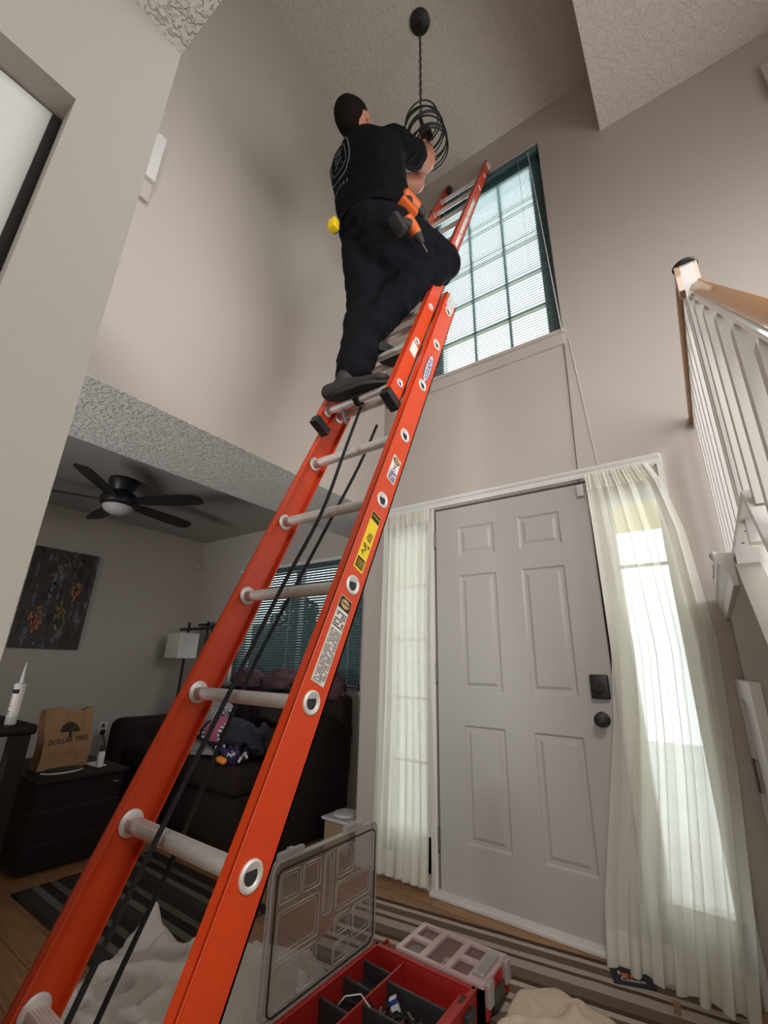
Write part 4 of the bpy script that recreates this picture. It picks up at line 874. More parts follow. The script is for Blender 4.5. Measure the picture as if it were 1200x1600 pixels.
# toy figure in purple with orange foot
TOX, TOY, TOZ = -1.32, -0.36, 0.462
ty = thing('toy_robot', 'small purple and white action toy with one orange foot on the sofa edge', 'toy', (TOX, TOY, TOZ))
rnd = random.Random(40); m = MB(); m.bevbox((-.055, -.035, 0.0), (.06, .035, .055), .012, Matrix.Translation((TOX, TOY, TOZ)) @ Matrix.Rotation(0.35, 4, 'Z'))
for i in range(16):
    c0 = V((TOX + rnd.uniform(-.08, .08), TOY + rnd.uniform(-.05, .05), TOZ + 0.02 + rnd.uniform(0, .055))); m.bevbox((-.022, -.016, -.013), (.022, .016, .013), .003, Matrix.Translation(c0) @ Euler((rnd.random() * 3, rnd.random() * 3, 0)).to_matrix().to_4x4())
m.build('toy_body', M['purple'], ty)
m = MB()
for i in range(16):
    c0 = V((TOX + rnd.uniform(-.11, .11), TOY + rnd.uniform(-.06, .05), TOZ + 0.03 + rnd.uniform(0, .06))); m.bevbox((-.017, -.008, -.007), (.017, .008, .007), .002, Matrix.Translation(c0) @ Euler((rnd.random() * 3, rnd.random() * 3, 0)).to_matrix().to_4x4())
m.build('toy_armour', M['paper'], ty)
MB().lathe([(0.008, 0), (0.020, 0.015), (0.020, 0.07), (0.008, 0.09)], Matrix.Translation((TOX + 0.06, TOY - 0.075, TOZ + 0.025)) @ Matrix.Rotation(-1.45, 4, 'Y'), 14).build('orange_foot', M['toyorange'], ty, 1)
# lamp
lp = thing('floor_lamp', 'black framed floor lamp with a boxy white paper shade in the far corner', 'lamp', (-2.98, 0.22, 0))
for dx, dy in ((-0.17, 0.0), (0.16, 0.0), (0.10, 0.09)): MB().box((-2.86 + dx + .05, 0.2 + dy, 0), (-2.84 + dx + .05, 0.22 + dy, 1.44)).build('lamp_post', M['black'], lp)
MB().box((-3.10, 0.195, 1.36), (-2.60, 0.215, 1.385)).box((-2.80, 0.20, 1.40), (-2.60, 0.32, 1.42)).build('cross_bar', M['black'], lp)
MB().bevbox((-3.15, 0.10, 1.09), (-2.90, 0.30, 1.335), 0.01).build('lamp_shade', M['shade'], lp)
# motion sensor high in corner
tag(MB().bevbox((-3.40, 0.43, 2.07), (-3.35, 0.499, 2.14), 0.008).build('motion_sensor', M['wall']), 'tiny white motion sensor in the far living room corner', 'sensor')
# outlet with cord
r = thing('wall_outlet', 'white wall outlet with a black plug, between the paper bag and the sofa', 'outlet', (-3.397, -0.22, 0.39))
MB().bevbox((-3.40, -0.262, 0.40), (-3.392, -0.182, 0.52), 0.002).build('outlet_plate', M['paper'], r); MB().bevbox((-3.392, -0.24, 0.415), (-3.36, -0.205, 0.455), 0.006).build('plug', M['black'], r)
MB().box((-3.392, -0.235, 0.47), (-3.3905, -0.21, 0.50)).build('socket_face', M['grey'], r)
MB().tube([(-3.365, -0.22, 0.42), (-3.35, -0.20, 0.35), (-3.34, -0.18, 0.22), (-3.35, -0.19, 0.05)], 0.004, 8).build('cord', M['grey'], r, 1)
# chest / end table
tb = thing('storage_chest', 'low black trunk under the paper shopping bag', 'trunk', (-2.05, -1.0, 0))
MB().bevbox((-2.42, -1.25, 0.02), (-1.74, -0.80, 0.43), 0.01).build('chest_body', M['espresso'], tb)
MB().bevbox((-2.44, -1.27, 0.425), (-1.72, -0.78, 0.45), 0.006).build('chest_lid', M['espresso'], tb)
for z in (0.14, 0.29): MB().box((-2.42, -1.2545, z), (-1.74, -1.2495, z + 0.006)).box((-1.7405, -1.25, z), (-1.7355, -0.80, z + 0.006)).build('panel_groove', M['black'], tb)
MB().box((-1.738, -0.86, 0.38), (-1.733, -0.83, 0.388)).build('latch', M['nickel'], tb)
# paper bag
bg = thing('paper_bag', 'brown paper shopping bag with a printed tree emblem on the black trunk', 'shopping bag', (-2.05, -1.05, 0.45))
b0 = MB(); XB = -1.965
def bagp(y, z, dx=0): return V((XB + dx + 0.01 * math.sin(z * 22 + y * 9), y, z))
def gb(y0, y1, z0, z1, dx, sgn):
    def fn(u, v):
        z = z0 + (z1 - z0) * v; y = y0 + (y1 - y0) * u + 0.012 * math.sin(v * 5) ; x = XB + dx + sgn * (0.010 * noise.noise(V((u * 4, v * 5, sgn))) + 0.008 * noise.noise(V((u * 9, v * 9, 3)))) - 0.03 * v * (1 if dx == 0 else -0.6)
        return (x, y, z + (0.012 * math.sin(u * 7) if v > .99 else 0))
    return fn
F1 = gb(-1.195, -0.935, 0.45, 0.775, 0, 1); F2 = gb(-1.195, -0.935, 0.45, 0.765, -0.13, 1)
b0.grid(F1, 20, 24); b0.grid(F2, 20, 24)
for u_ in (0.0, 1.0):
    b0.grid(lambda s_, v: tuple(V(F1(u_, v)).lerp(V(F2(u_, v)), s_) + V((0, (-1 if u_ else 1) * 0.03 * math.sin(PI * s_) * v, 0))), 8, 24)
b0.add([F1(0, 0), F1(1, 0), F2(1, 0), F2(0, 0)], [(0, 1, 2, 3)]); b0.build('bag_body', M['kraft'], bg, 1)
def bagface(u, v, l=0.003): p = V(F1(u, v)); return p + V((l, 0, 0))
m = MB(); n_ = 24
for k in range(7):   # palm-like fan canopy of the printed tree
    a0 = PI * (k / 7) + 0.05; a1 = PI * ((k + 1) / 7) - 0.03
    pts = [bagface(0.52, 0.60)] + [bagface(0.52 + 0.20 * math.cos(a), 0.60 + 0.17 * math.sin(a)) for a in [a0 + (a1 - a0) * q / 5 for q in range(6)]]
    m.add(pts, [tuple(range(7))])
m.add([bagface(0.49, 0.50), bagface(0.56, 0.50), bagface(0.535, 0.62), bagface(0.51, 0.62)], [(0, 1, 2, 3)])
m.build('tree_emblem', M['print'], bg)
text('printed_name', 'DOLLAR TREE', 0.040, V(F1(0.50, 0.46)) + V((0.012, 0, 0)), V((0, 1, 0.08)), V((0, 0, 1)), M['print'], bg, 0.85)
# items on the chest
r = thing('black_tray', 'flat black tray with white rim lying on the trunk before the bag', 'tray', (-1.86, -1.11, 0.45))
MB().lathe([(0.10, 0.0), (0.11, 0.006), (0.10, 0.009)], Matrix.Translation((-1.86, -1.10, 0.45)) @ Matrix.Diagonal((0.5, 1.0, 1, 1)), 28).build('tray_rim', M['paper'], r); MB().lathe([(0.098, 0.006), (0.10, 0.014), (0.09, 0.02)], Matrix.Translation((-1.863, -1.095, 0.45)) @ Matrix.Diagonal((0.5, 1.0, 1, 1)), 28).build('tray_plate', M['black'], r)
r = thing('white_bottle', 'small white bottle with a black band standing on the trunk corner', 'bottle', (-1.80, -0.93, 0.45))
MB().lathe([(0.018, 0), (0.019, 0.003), (0.018, 0.012)], Matrix.Translation((-1.80, -0.93, 0.45)), 18).build('bottle_base', M['black'], r, 1)
MB().lathe([(0.018, 0.012), (0.019, 0.05), (0.019, 0.085), (0.013, 0.095)], Matrix.Translation((-1.80, -0.93, 0.45)), 18).build('bottle_body', M['paper'], r, 1)
MB().lathe([(0.014, 0.095), (0.015, 0.10), (0.014, 0.125)], Matrix.Translation((-1.80, -0.93, 0.45)), 18).build('bottle_cap', M['grey'], r, 1)
tag(MB().bevbox((-2.0, -0.93, 0.45), (-1.86, -0.86, 0.456), 0.001).build('paper_note', M['paper']), 'white paper slip on the trunk behind the white bottle', 'paper')
# console table at left edge
ct = thing('console_table', 'black console table at the left edge holding the caulk tube', 'table', (-1.85, -1.75, 0))
MB().bevbox((-2.40, -2.10, 0.715), (-1.46, -1.415, 0.76), 0.012, seg=3).build('table_top', M['espresso'], ct, 1)
for x, y in ((-2.38, -2.08), (-2.38, -1.50), (-1.56, -2.08), (-1.56, -1.50)): MB().box((x, y, 0), (x + 0.08, y + 0.07, 0.715)).build('leg', M['espresso'], ct)
MB().box((-2.36, -2.06, 0.44), (-1.50, -1.46, 0.47)).build('shelf', M['espresso'], ct)
tag(MB().bevbox((-2.05, -1.98, 0.47), (-1.70, -1.50, 0.60), 0.004).build('white_box', M['paper']), 'flat white box on the shelf under the console table top', 'box')
r = thing('caulk_tube', 'white caulk tube with pointed nozzle standing on the console table', 'caulk tube', (-1.545, -1.51, 0.76)); Tc = Matrix.Translation((-1.545, -1.51, 0.76))
MB().lathe([(0.022, 0), (0.0235, 0.003), (0.0235, 0.175), (0.024, 0.178)], Tc, 24).build('tube_body', M['dirtywhite'], r, 1)
MB().lathe([(0.0238, 0.035), (0.0240, 0.036), (0.0240, 0.165), (0.0238, 0.166)], Tc, 24).build('tube_label', M['sticker'], r, 1)
m = MB()
for k in range(14):
    rnd = random.Random(k); z = 0.045 + k * 0.0065
    a0 = -2.3 + rnd.uniform(0, .3); a1 = a0 + rnd.uniform(0.6, 1.3); m.add([Tc @ V((0.0245 * math.cos(a), 0.0245 * math.sin(a), zz)) for zz in (z, z + 0.003) for a in [a0 + (a1 - a0) * q / 4 for q in range(5)]], [(q, q + 1, q + 6, q + 5) for q in range(4)])
m.build('label_print', M['print'], r)
m = MB(); m.add([Tc @ V((0.0245 * math.cos(a), 0.0245 * math.sin(a), zz)) for zz in (0.140, 0.160) for a in [-2.6 + 2.4 * q / 8 for q in range(9)]], [(q, q + 1, q + 10, q + 9) for q in range(8)]); m.build('label_band', M['print'], r)
MB().lathe([(0.025, 0.175), (0.025, 0.185), (0.008, 0.19), (0.0065, 0.22), (0.002, 0.285)], Tc, 18).build('nozzle', M['paper'], r, 1)
# lidded bin behind the corner
r = thing('lidded_bin', 'tan box bin with a crumpled white lid beside the sofa end', 'bin', (-0.76, 0.16, 0))
MB().bevbox((-0.86, 0.06, 0.0), (-0.66, 0.26, 0.155), 0.01).build('bin_body', M['tanbin'], r); 
MB().bevbox((-0.875, 0.045, 0.155), (-0.65, 0.27, 0.172), 0.006).lathe([(0.02, 0), (0.08, 0.006), (0.075, 0.02), (0.02, 0.028)], Matrix.Translation((-0.76, 0.15, 0.170)), 14).build('bin_lid', M['paper'], r)

# ================================================================== FLOOR ITEMS
stops = [(0.0, (0.15, 0.105, 0.08)), (0.22, (0.36, 0.30, 0.25)), (0.42, (0.09, 0.06, 0.045)), (0.50, (0.38, 0.32, 0.265)), (0.62, (0.14, 0.095, 0.07)), (0.80, (0.42, 0.36, 0.30)), (0.90, (0.075, 0.048, 0.036))]
rugm = stripe_mat('striped_rug_weave', stops, 0.26)
def rug(name, label, c0, ang, L, W, col_m):
    bm = bmesh.new(); m = MB(); n = 60
    m.grid(lambda u, v: (L * u, -W * v, 0.009 + 0.0012 * noise.noise(V((u * 20, v * 10, 1)))), n, 30); m.grid(lambda u, v: (L * u, -W * v, 0.001), 2, 2)
    m.box((0, -W, 0.001), (L, -W + 0.001, 0.009)); m.box((0, -0.001, 0.001), (L, 0, 0.009)); m.box((0, -W, 0.001), (0.001, 0, 0.009)); m.box((L - 0.001, -W, 0.001), (L, 0, 0.009))
    o = m.build(name, col_m); o.location = (c0[0], c0[1], 0); o.rotation_euler = (0, 0, ang); o['label'] = label; o['category'] = 'rug'; return o
rug('striped_rug', 'brown and tan striped rug lying before the front door', (-0.27, -0.235), math.radians(8.3), 1.50, 0.78, rugm)
rug('striped_rug', 'dark striped rug on the floor before the sofa', (-1.60, -0.62), 0.0, 1.05, 0.68, stripe_mat('dark_striped_rug_weave', [(0.0, (0.05, 0.036, 0.028)), (0.25, (0.13, 0.11, 0.09)), (0.4, (0.03, 0.02, 0.016)), (0.6, (0.10, 0.085, 0.065)), (0.75, (0.035, 0.025, 0.02))], 0.22))
def cloth(name, label, poly, m_, h, seed, spikes=()):
    xs_ = [p[0] for p in poly]; ys_ = [p[1] for p in poly]; x0, x1, y0, y1 = min(xs_), max(xs_), min(ys_), max(ys_)
    def inside(x, y):
        c_ = False; n_ = len(poly)
        for i in range(n_):
            xa, ya = poly[i]; xb, yb = poly[(i + 1) % n_]
            if (ya > y) != (yb > y) and x < (xb - xa) * (y - ya) / (yb - ya) + xa: c_ = not c_
        return c_
    def edge(x, y):
        best = 9
        for i in range(len(poly)):
            a = V((*poly[i], 0)); b_ = V((*poly[(i + 1) % len(poly)], 0)); p = V((x, y, 0)); t = max(0, min(1, (p - a).dot(b_ - a) / (b_ - a).length_squared)); best = min(best, (p - a.lerp(b_, t)).length)
        return best
    st = 0.008; nx = int((x1 - x0) / st); ny = int((y1 - y0) / st); idx = {}; vs = []; fs = []
    for j in range(ny + 1):
        for i in range(nx + 1):
            x = x0 + i * st; y = y0 + j * st
            wx = x + 0.02 * noise.noise(V((x * 9, y * 9, seed))); wy = y + 0.02 * noise.noise(V((x * 9, y * 9, seed + 5)))
            if not inside(wx, wy): continue
            e_ = min(1, edge(wx, wy) / 0.05)
            q = V((x * 2.0, y * 2.0, seed)); wob = noise.noise(q) * 1.6
            rx, ry = x * 0.8 + y * 0.6, y * 0.8 - x * 0.6
            n1 = noise.noise(V((rx * 3.2 + wob * 0.5, ry * 7.5, seed))); n2 = noise.noise(V((x * 7.5 + wob, y * 4 - wob, seed + 2))); n3 = noise.noise(V((x * 2.5, y * 2.5, seed + 8)))
            z = 0.014 + h * e_ ** 0.6 * (0.22 + 0.55 * math.exp(-(n1 / 0.11) ** 2) + 0.24 * math.exp(-(n2 / 0.12) ** 2) + 0.25 * n3)
            for (sx, sy, sr, sh) in spikes:
                dd_ = math.hypot((x - sx), (y - sy)); z += sh * math.exp(-(dd_ / sr) ** 2)
            idx[(i, j)] = len(vs); vs.append((x, y, z))
    for (i, j) in idx:
        if (i + 1, j) in idx and (i, j + 1) in idx and (i + 1, j + 1) in idx: fs.append((idx[(i, j)], idx[(i + 1, j)], idx[(i + 1, j + 1)], idx[(i, j + 1)]))
    m = MB(); m.add(vs, fs); o = m.build(name, m_, None, 80)
    sm = o.modifiers.new('thickness', 'SOLIDIFY'); sm.thickness = 0.0025; sm.offset = -1
    return tag(o, label, 'drop cloth')
cloth('drop_cloth', 'crumpled grey-beige canvas drop cloth around the ladder foot', [(-0.62, -1.55), (-0.66, -1.36), (-0.78, -1.15), (-0.62, -1.02), (-0.45, -0.98), (-0.28, -0.86), (-0.10, -0.80), (0.03, -0.86), (0.05, -1.2), (0.04, -1.75), (-0.3, -1.8)], M['canvas'], 0.078, 3.3, ((-0.695, -1.13, 0.045, 0.10),))
cloth('drop_cloth', 'tan canvas drop cloth lying right of the closed red organizer', [(0.545, -0.62), (0.56, -0.45), (0.66, -0.37), (0.82, -0.40), (0.98, -0.50), (1.06, -0.66), (1.08, -1.1), (0.56, -1.1)], M['canvas2'], 0.05, 8.1)
# small card on the rug
r = thing('greeting_card', 'small dark picture card lying on the rug edge by the right curtain', 'card', (0.86, -0.135, 0.011)); Tcard = Matrix.Translation((0.865, -0.135, 0.011)) @ Matrix.Rotation(math.radians(20), 4, 'Z')
MB().box((-0.07, -0.045, 0), (0.07, 0.045, 0.0015), Tcard).build('card_front', M['navy'], r)
m = MB(); m.bevbox((-0.035, -0.004, 0.0016), (-0.012, 0.022, 0.0022), 0.0002, Tcard); m.box((-0.006, 0.0, 0.0016), (0.008, 0.020, 0.0022), Tcard); m.build('card_picture', M['toolorange'], r)
MB().box((-0.045, 0.012, 0.0016), (-0.038, 0.03, 0.0022), Tcard).box((0.012, 0.004, 0.0016), (0.028, 0.024, 0.0022), Tcard).build('card_picture', M['paper'], r)
text('card_text', 'Custom', 0.026, Tcard @ V((0.0, -0.014, 0.0018)), Tcard.to_3x3() @ V((1, 0, 0)), Tcard.to_3x3() @ V((0, 1, 0)), M['paper'], r)
tag(MB().bevbox((1.005, -0.262, 0.02), (1.025, -0.258, 0.055), 0.001).build('curtain_tag', M['kraft']), 'small brown tag on the hem of the right curtain', 'tag')

# ---------------- open organizer
BX0, BX1, BY0, BY1, BH = 0.105, 0.505, -1.21, -0.700, 0.100
og = thing('open_organizer', 'open red compartment organizer with a clear lid standing upright', 'tool organizer', ((BX0 + BX1) / 2, (BY0 + BY1) / 2, 0.011))
z0 = 0.011
m = MB(); tw = 0.012
m.box((BX0, BY0, z0), (BX1, BY1, z0 + 0.008)).box((BX0, BY0, z0 + .008), (BX0 + tw, BY1, BH)).box((BX1 - tw, BY0, z0 + .008), (BX1, BY1, BH)).box((BX0 + tw, BY0, z0 + .008), (BX1 - tw, BY0 + tw, BH)).box((BX0 + tw, BY1 - tw, z0 + .008), (BX1 - tw, BY1, BH))
m.box((BX1 - 0.045, BY0 + tw, z0 + .008), (BX1 - tw, BY1 - tw, BH - 0.012))
for y in (-0.78, -0.86, -0.95, -1.04, -1.13): m.box((BX0 - 0.006, y - 0.012, BH - 0.03), (BX0, y + 0.012, BH))
MB_ = m.build('organizer_case', M['red'], og)
m = MB(); 
for a, b_ in (((BX0 - .003, BY0 - .003, BH), (BX0 + tw + .003, BY1 + .003, BH + .006)), ((BX1 - tw - .003, BY0 - .003, BH), (BX1 + .003, BY1 + .003, BH + .006)), ((BX0, BY0 - .003, BH), (BX1, BY0 + tw + .002, BH + .006)), ((BX0, BY1 - tw - .002, BH), (BX1, BY1 + .003, BH + .006))): m.bevbox(a, b_, 0.0025)
m.build('case_rim', M['red'], og)
m = MB(); m.box((0.237, BY0 + tw, z0 + .008), (0.243, BY1 - tw, BH - 0.004)); m.build('fixed_wall', M['red'], og)
for i, (a, b_) in enumerate((((BX0 + tw, -0.792), (0.237, -0.786)), ((BX0 + tw, -0.900), (0.237, -0.894)), ((BX0 + tw, -1.02), (0.237, -1.014)), ((0.243, -0.828), (0.460, -0.822)), ((0.243, -0.960), (0.460, -0.954)), ((0.243, -1.09), (0.460, -1.084)))):
    m = MB(); m.box((a[0], a[1], z0 + .008), (b_[0], b_[1], BH - 0.012)); m.tube([(a[0], a[1] + .003, BH - 0.012), (b_[0], a[1] + .003, BH - 0.012)], 0.0045, 6); m.build('divider', M['divider'], og)
m = MB().bevbox((BX1, -0.80, 0.03), (BX1 + 0.018, -0.745, 0.085), 0.004); m.build('latch', M['divider'], og); MB().bevbox((BX1, -1.15, 0.03), (BX1 + 0.018, -1.095, 0.085), 0.004).build('latch', M['divider'], og)
m = MB()
for k in range(6): m.lathe([(0.004, 0), (0.005, 0.0015), (0.004, 0.003)], Matrix.Translation((0.489 + 0.006 * (k % 2) , -0.765 - 0.013 * (k // 2), BH + 0.005)), 8)
m.build('rim_studs', M['black'], og)
# lid: upright in plane x = LXp
LXp = 0.088; LZ0, LZ1 = 0.100, 0.487; LY0, LY1 = -1.235, -0.700
def rrect(y0, y1, z0_, z1_, r, n=6):
    pts = []
    for cy, cz, a0 in ((y1 - r, z1_ - r, 0), (y0 + r, z1_ - r, PI / 2), (y0 + r, z0_ + r, PI), (y1 - r, z0_ + r, 1.5 * PI)):
        for k in range(n + 1): a = a0 + PI / 2 * k / n; pts.append((cy + r * math.cos(a), cz + r * math.sin(a)))
    return pts
TL = frame_T((0, 0, 0), (0, 1, 0), (0, 0, 1))   # local x->y, y->z, z->+x
def lidprism(m, poly, xa, xb): m.prism(poly, xb - xa, Matrix.Translation((xa, 0, 0)) @ TL)
m = MB(); lidprism(m, rrect(LY0, LY1, LZ0, LZ1, 0.03), LXp, LXp + 0.003); lid = m.build('clear_lid', M['clear'], og)
m = MB(); m.tube([V((LXp + 0.004, y, z)) for y, z in rrect(LY0, LY1, LZ0, LZ1, 0.03)], 0.005, 8, closed=True); m.tube([V((LXp - 0.012, y, z)) for y, z in rrect(LY0 + .002, LY1 - .002, LZ0 + .002, LZ1 - .002, 0.03)], 0.004, 8, closed=True); m.build('lid_rim', M['clearrim'], lid, 1)
m = MB(); m.tube([V((LXp + 0.010, y, z)) for y, z in rrect(LY0 + .014, LY1 - .014, LZ0 + .014, LZ1 - .02, 0.026)], 0.0028, 6, closed=True); m.build('lid_gasket', M['rubber'], lid, 1)
cells = [(-1.205, -1.115, 0.375, 0.452), (-1.105, -1.02, 0.375, 0.452), (-1.205, -1.02, 0.24, 0.355), (-1.205, -1.115, 0.125, 0.225), (-1.105, -1.02, 0.125, 0.225), (-1.0, -0.955, 0.28, 0.452), (-0.935, -0.845, 0.365, 0.452), (-0.825, -0.735, 0.365, 0.452), (-0.935, -0.735, 0.27, 0.35), (-0.935, -0.855, 0.20, 0.255), (-0.835, -0.735, 0.16, 0.255), (-0.935, -0.855, 0.125, 0.18)]
m = MB()
for y0_, y1_, a_, b2_ in cells:
    m.tube([V((LXp + 0.006, y, z)) for y, z in rrect(y0_, y1_, a_, b2_, 0.010, 3)], 0.0022, 6, closed=True); m.tube([V((LXp + 0.003, y, z)) for y, z in rrect(y0_ + .01, y1_ - .01, a_ + .01, b2_ - .01, 0.008, 3)], 0.0013, 6, closed=True)
m.build('lid_ribs', M['clearrim'], lid, 1)
for y0_ in (-1.16, -0.84):
    m = MB(); m.bevbox((LXp - 0.012, y0_ - 0.055, LZ1), (LXp + 0.006, y0_ + 0.055, LZ1 + 0.022), 0.004); m.bevbox((LXp - 0.014, y0_ - 0.012, LZ1 + 0.01), (LXp + 0.008, y0_ + 0.012, LZ1 + 0.026), 0.003)
    m.build('latch_tab', M['clearrim'], lid)
# contents of the organizer: counted loose things
def loose(name, label, cat, grp, fn, n):
    for i in range(n): fn(i)
rndc = random.Random(5)
def bolt(i):
    x = rndc.uniform(0.26, 0.44); y = rndc.uniform(-0.94, -0.85); a = rndc.uniform(0, PI); z = z0 + 0.014 + rndc.uniform(0, 0.012); l = rndc.uniform(0.02, 0.034)
    z += 0.022 * rndc.random(); p = V((x, y, z)); q = p + V((math.cos(a) * l, math.sin(a) * l * 0.6, 0.006)); m = MB(); m.tube([p, q], 0.0042, 7); m.tube([p - (q - p) * 0.14, p], 0.0078, 6); return m.build('bolt', M['grey'] if i % 2 else M['nickel'])
for i in range(22): tag(bolt(i), 'dark bolt lying loose in the open red organizer tray', 'bolt', 'bolts in the open organizer')
for i in range(6):
    x = 0.14 + 0.014 * i; y = -0.84 - 0.01 * (i % 3); m = MB(); m.lathe([(0.008, 0), (0.010, 0.004), (0.010, 0.010), (0.005, 0.013)], Matrix.Translation((x, y, z0 + 0.008)) @ Matrix.Rotation(0.4 * i, 4, 'X'), 10)
    tag(m.build('cable_clamp', M['dirtywhite'] if i < 2 else M['nickel']), 'small fitting in the left compartment of the open organizer', 'fitting', 'fittings in the left compartment')
r = thing('blade_pack', 'white and blue blade pack leaning in the open organizer', 'package', (0.315, -0.845, z0 + .008)); Tb = Matrix.Translation((0.318, -0.860, z0 + 0.012)) @ Matrix.Rotation(-0.5, 4, 'Y') @ Matrix.Rotation(0.5, 4, 'Z')
MB().bevbox((-0.012, -0.012, 0), (0.012, 0.012, 0.065), 0.002, Tb).build('pack_body', M['paper'], r); MB().bevbox((-0.013, -0.013, 0.048), (0.013, 0.013, 0.060), 0.001, Tb).build('pack_band', M['blue'], r)
for i, (pts, c_) in enumerate(((((0.15, -1.0, 0.05), (0.19, -0.98, 0.10), (0.24, -0.965, 0.115), (0.28, -0.97, 0.10)), 'curved'), (((0.25, -0.94, 0.10), (0.27, -0.92, 0.06), (0.33, -0.93, 0.04), (0.40, -0.96, 0.05)), 'looped'))):
    tag(MB().tube([V(p) for p in pts], 0.002, 6).build('wire_offcut', M['alum'] if i == 0 else M['black'], None, 1), ['bare grey wire offcut arching over the organizer dividers', 'black wire offcut curled in the organizer middle bay'][i], 'wire')
for i in range(8):
    x = 0.26 + 0.022 * i; m = MB(); m.tube([(x, -1.07, z0 + 0.015), (x + 0.01, -0.98, z0 + 0.02 + 0.003 * (i % 3))], 0.004, 6); m.tube([(x + 0.008, -0.99, z0 + 0.02), (x + 0.01, -0.98, z0 + 0.02)], 0.006, 6)
    tag(m.build('driver_bit', M['black'] if i % 3 else M['nickel']), 'long driver bit lying in the near bay of the open organizer', 'driver bit', 'driver bits in the near bay')

for i, (lab, bx_, by_, bw, bd_) in enumerate((('tangle of thin black cable in the far left bay of the open organizer', 0.175, -0.845, 0.045, 0.035), ('tangle of thin black cable in the middle left bay of the open organizer', 0.175, -0.955, 0.045, 0.040), ('tangle of black cable in the middle bay of the open organizer', 0.35, -0.90, 0.08, 0.045), ('tangle of black cable in the near right bay of the open organizer', 0.35, -1.03, 0.08, 0.045), ('tangle of black cable in the near left bay of the open organizer', 0.175, -1.08, 0.045, 0.045))):
    rnd = random.Random(90 + i); pts = []
    for k in range(46):
        a = k * 0.9 + rnd.random(); rr2 = 0.45 + 0.55 * rnd.random(); pts.append(V((bx_ + bw * rr2 * math.cos(a), by_ + bd_ * rr2 * math.sin(a), z0 + 0.014 + 0.040 * rnd.random())))
    tag(MB().tube(pts, 0.0026, 6).build('cable_tangle', M['rubber'], None, 1), lab, 'cable')
# ---------------- closed compact organizer
CX0, CX1, CY0, CY1, CH = 0.185, 0.525, -0.690, -0.482, 0.100
oc = thing('closed_organizer', 'closed compact red organizer with a clear compartment lid', 'tool organizer', ((CX0 + CX1) / 2, (CY0 + CY1) / 2, 0.011))
m = MB(); m.box((CX0, CY0, z0), (CX1, CY1, z0 + .006)).box((CX0, CY0, z0), (CX0 + .008, CY1, CH)).box((CX1 - .03, CY0, z0), (CX1, CY1, CH)).box((CX0, CY0, z0), (CX1, CY0 + .008, CH)).box((CX0, CY1 - .008, z0), (CX1, CY1, CH))
for k in range(4): m.box((CX1, CY0 + 0.012 + 0.055 * k, z0 + .01), (CX1 + 0.008, CY0 + 0.03 + 0.055 * k, CH - .005))
m.build('organizer_case', M['red'], oc)
MB().bevbox((CX1 + .002, CY0 + 0.06, 0.02), (CX1 + 0.014, CY1 - 0.06, 0.075), 0.004).build('carry_latch', M['divider'], oc)
m = MB().box((CX0 - .002, CY0 - .006, CH - .014), (CX1 - .02, CY0 - .001, CH)); m.build('seal_strip', M['divider'], oc)
wins = [(0.205, 0.275, -0.675, -0.600), (0.205, 0.275, -0.575, -0.500), (0.300, 0.375, -0.675, -0.500), (0.398, 0.462, -0.675, -0.600), (0.398, 0.462, -0.575, -0.500)]
m = MB(); xs_ = sorted({CX0, CX1} | {w_[0] for w_ in wins} | {w_[1] for w_ in wins}); 
ys_ = sorted({CY0, CY1} | {w_[2] for w_ in wins} | {w_[3] for w_ in wins})
for i in range(len(xs_) - 1):
    for j in range(len(ys_) - 1):
        cx = (xs_[i] + xs_[i + 1]) / 2; cy = (ys_[j] + ys_[j + 1]) / 2
        if any(a < cx < b_ and c_ < cy < d_ for a, b_, c_, d_ in wins): continue
        m.box((xs_[i], ys_[j], CH + 0.001), (xs_[i + 1], ys_[j + 1], CH + 0.012))
m.build('lid_frame', mat('frosted_pink_plastic', (0.50, 0.34, 0.33), 0.3, coat=0.5), oc)
m = MB()
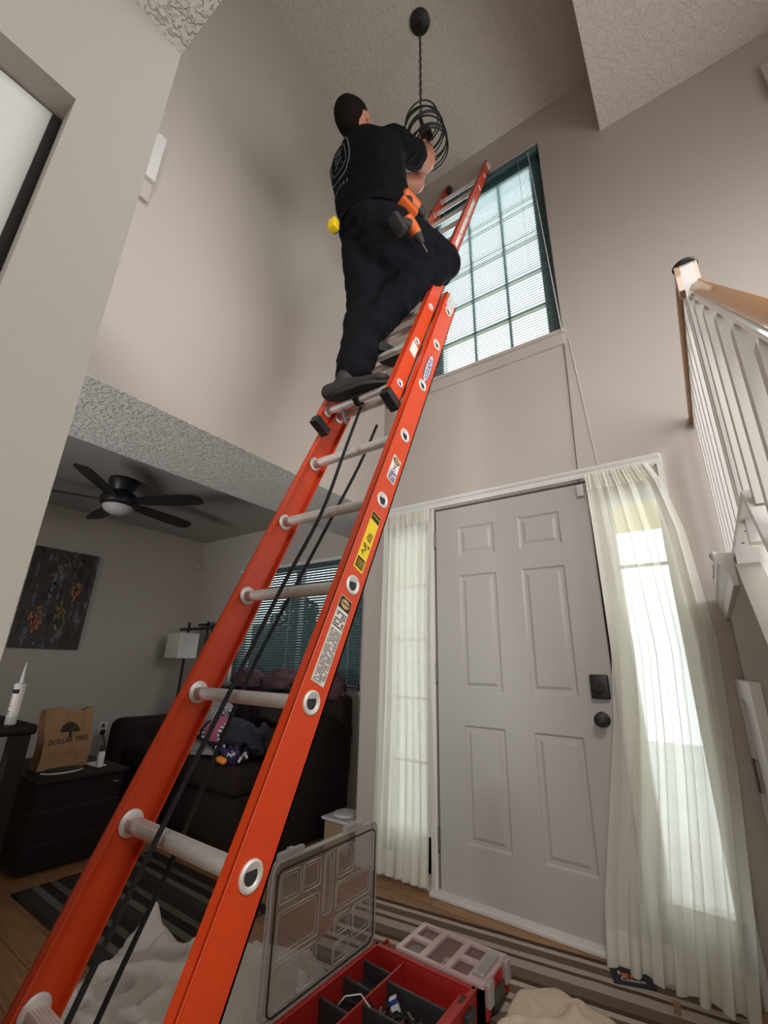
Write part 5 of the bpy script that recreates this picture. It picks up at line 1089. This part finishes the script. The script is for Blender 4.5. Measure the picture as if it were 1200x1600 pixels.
for a, b_, c_, d_ in wins: m.box((a, c_, CH + 0.001), (b_, d_, CH + 0.003))
m.build('lid_windows', M['clear'], oc)
m = MB(); m.box((0.284, CY0 + .008, z0 + .006), (0.290, CY1 - .008, CH - 0.002)).box((0.384, CY0 + .008, z0 + .006), (0.390, CY1 - .008, CH - 0.002)).box((CX0 + .008, -0.590, z0 + .006), (0.284, -0.585, CH - 0.002)).box((0.390, -0.590, z0 + .006), (0.472, -0.585, CH - 0.002)); m.build('inner_divider', M['red'], oc)
m = MB().bevbox((CX1 - 0.055, CY0 + 0.03, CH + 0.012), (CX1 - 0.012, CY1 - 0.03, CH + 0.024), 0.006).bevbox((CX1 - 0.004, CY0 + 0.01, 0.05), (CX1 + 0.018, CY0 + 0.05, CH + 0.016), 0.006).bevbox((CX1 - 0.004, CY1 - 0.05, 0.05), (CX1 + 0.018, CY1 - 0.01, CH + 0.016), 0.006); m.build('lid_latches', M['clearrim'], oc)
m = MB(); m.tube([V((CX0 - 0.012 + 0.0, -0.700 + 0.0, 0.03)), V((CX0 - 0.03, -0.665, 0.085)), V((CX0 - 0.06, -0.655, 0.10)), V((CX0 - 0.085, -0.670, 0.07))], 0.006, 8); m.build('side_handle', M['red'], oc, 1)
for i, (cx, cy, lab) in enumerate(((0.240, -0.637, 'front left'), (0.240, -0.537, 'back left'), (0.338, -0.587, 'long middle'), (0.430, -0.637, 'front right'), (0.430, -0.537, 'back right'))):
    m = MB(); hh = 0.045 if i == 2 else 0.026; m.bevbox((cx - 0.024, cy - hh, z0 + 0.006), (cx + 0.024, cy + hh, z0 + 0.058), 0.008); a = i * 1.3
    m.tube([(cx - 0.018 * math.cos(a), cy - 0.018 * math.sin(a), z0 + 0.062), (cx + 0.018 * math.cos(a), cy + 0.018 * math.sin(a), z0 + 0.064)], [0.006, 0.003], 7)
    tag(m.build('hardware_bag', M['paper'] if i < 3 else M['tanbin']), 'bag of hardware under the %s window of the closed organizer lid' % lab, 'hardware bag', 'hardware bags in the closed organizer')
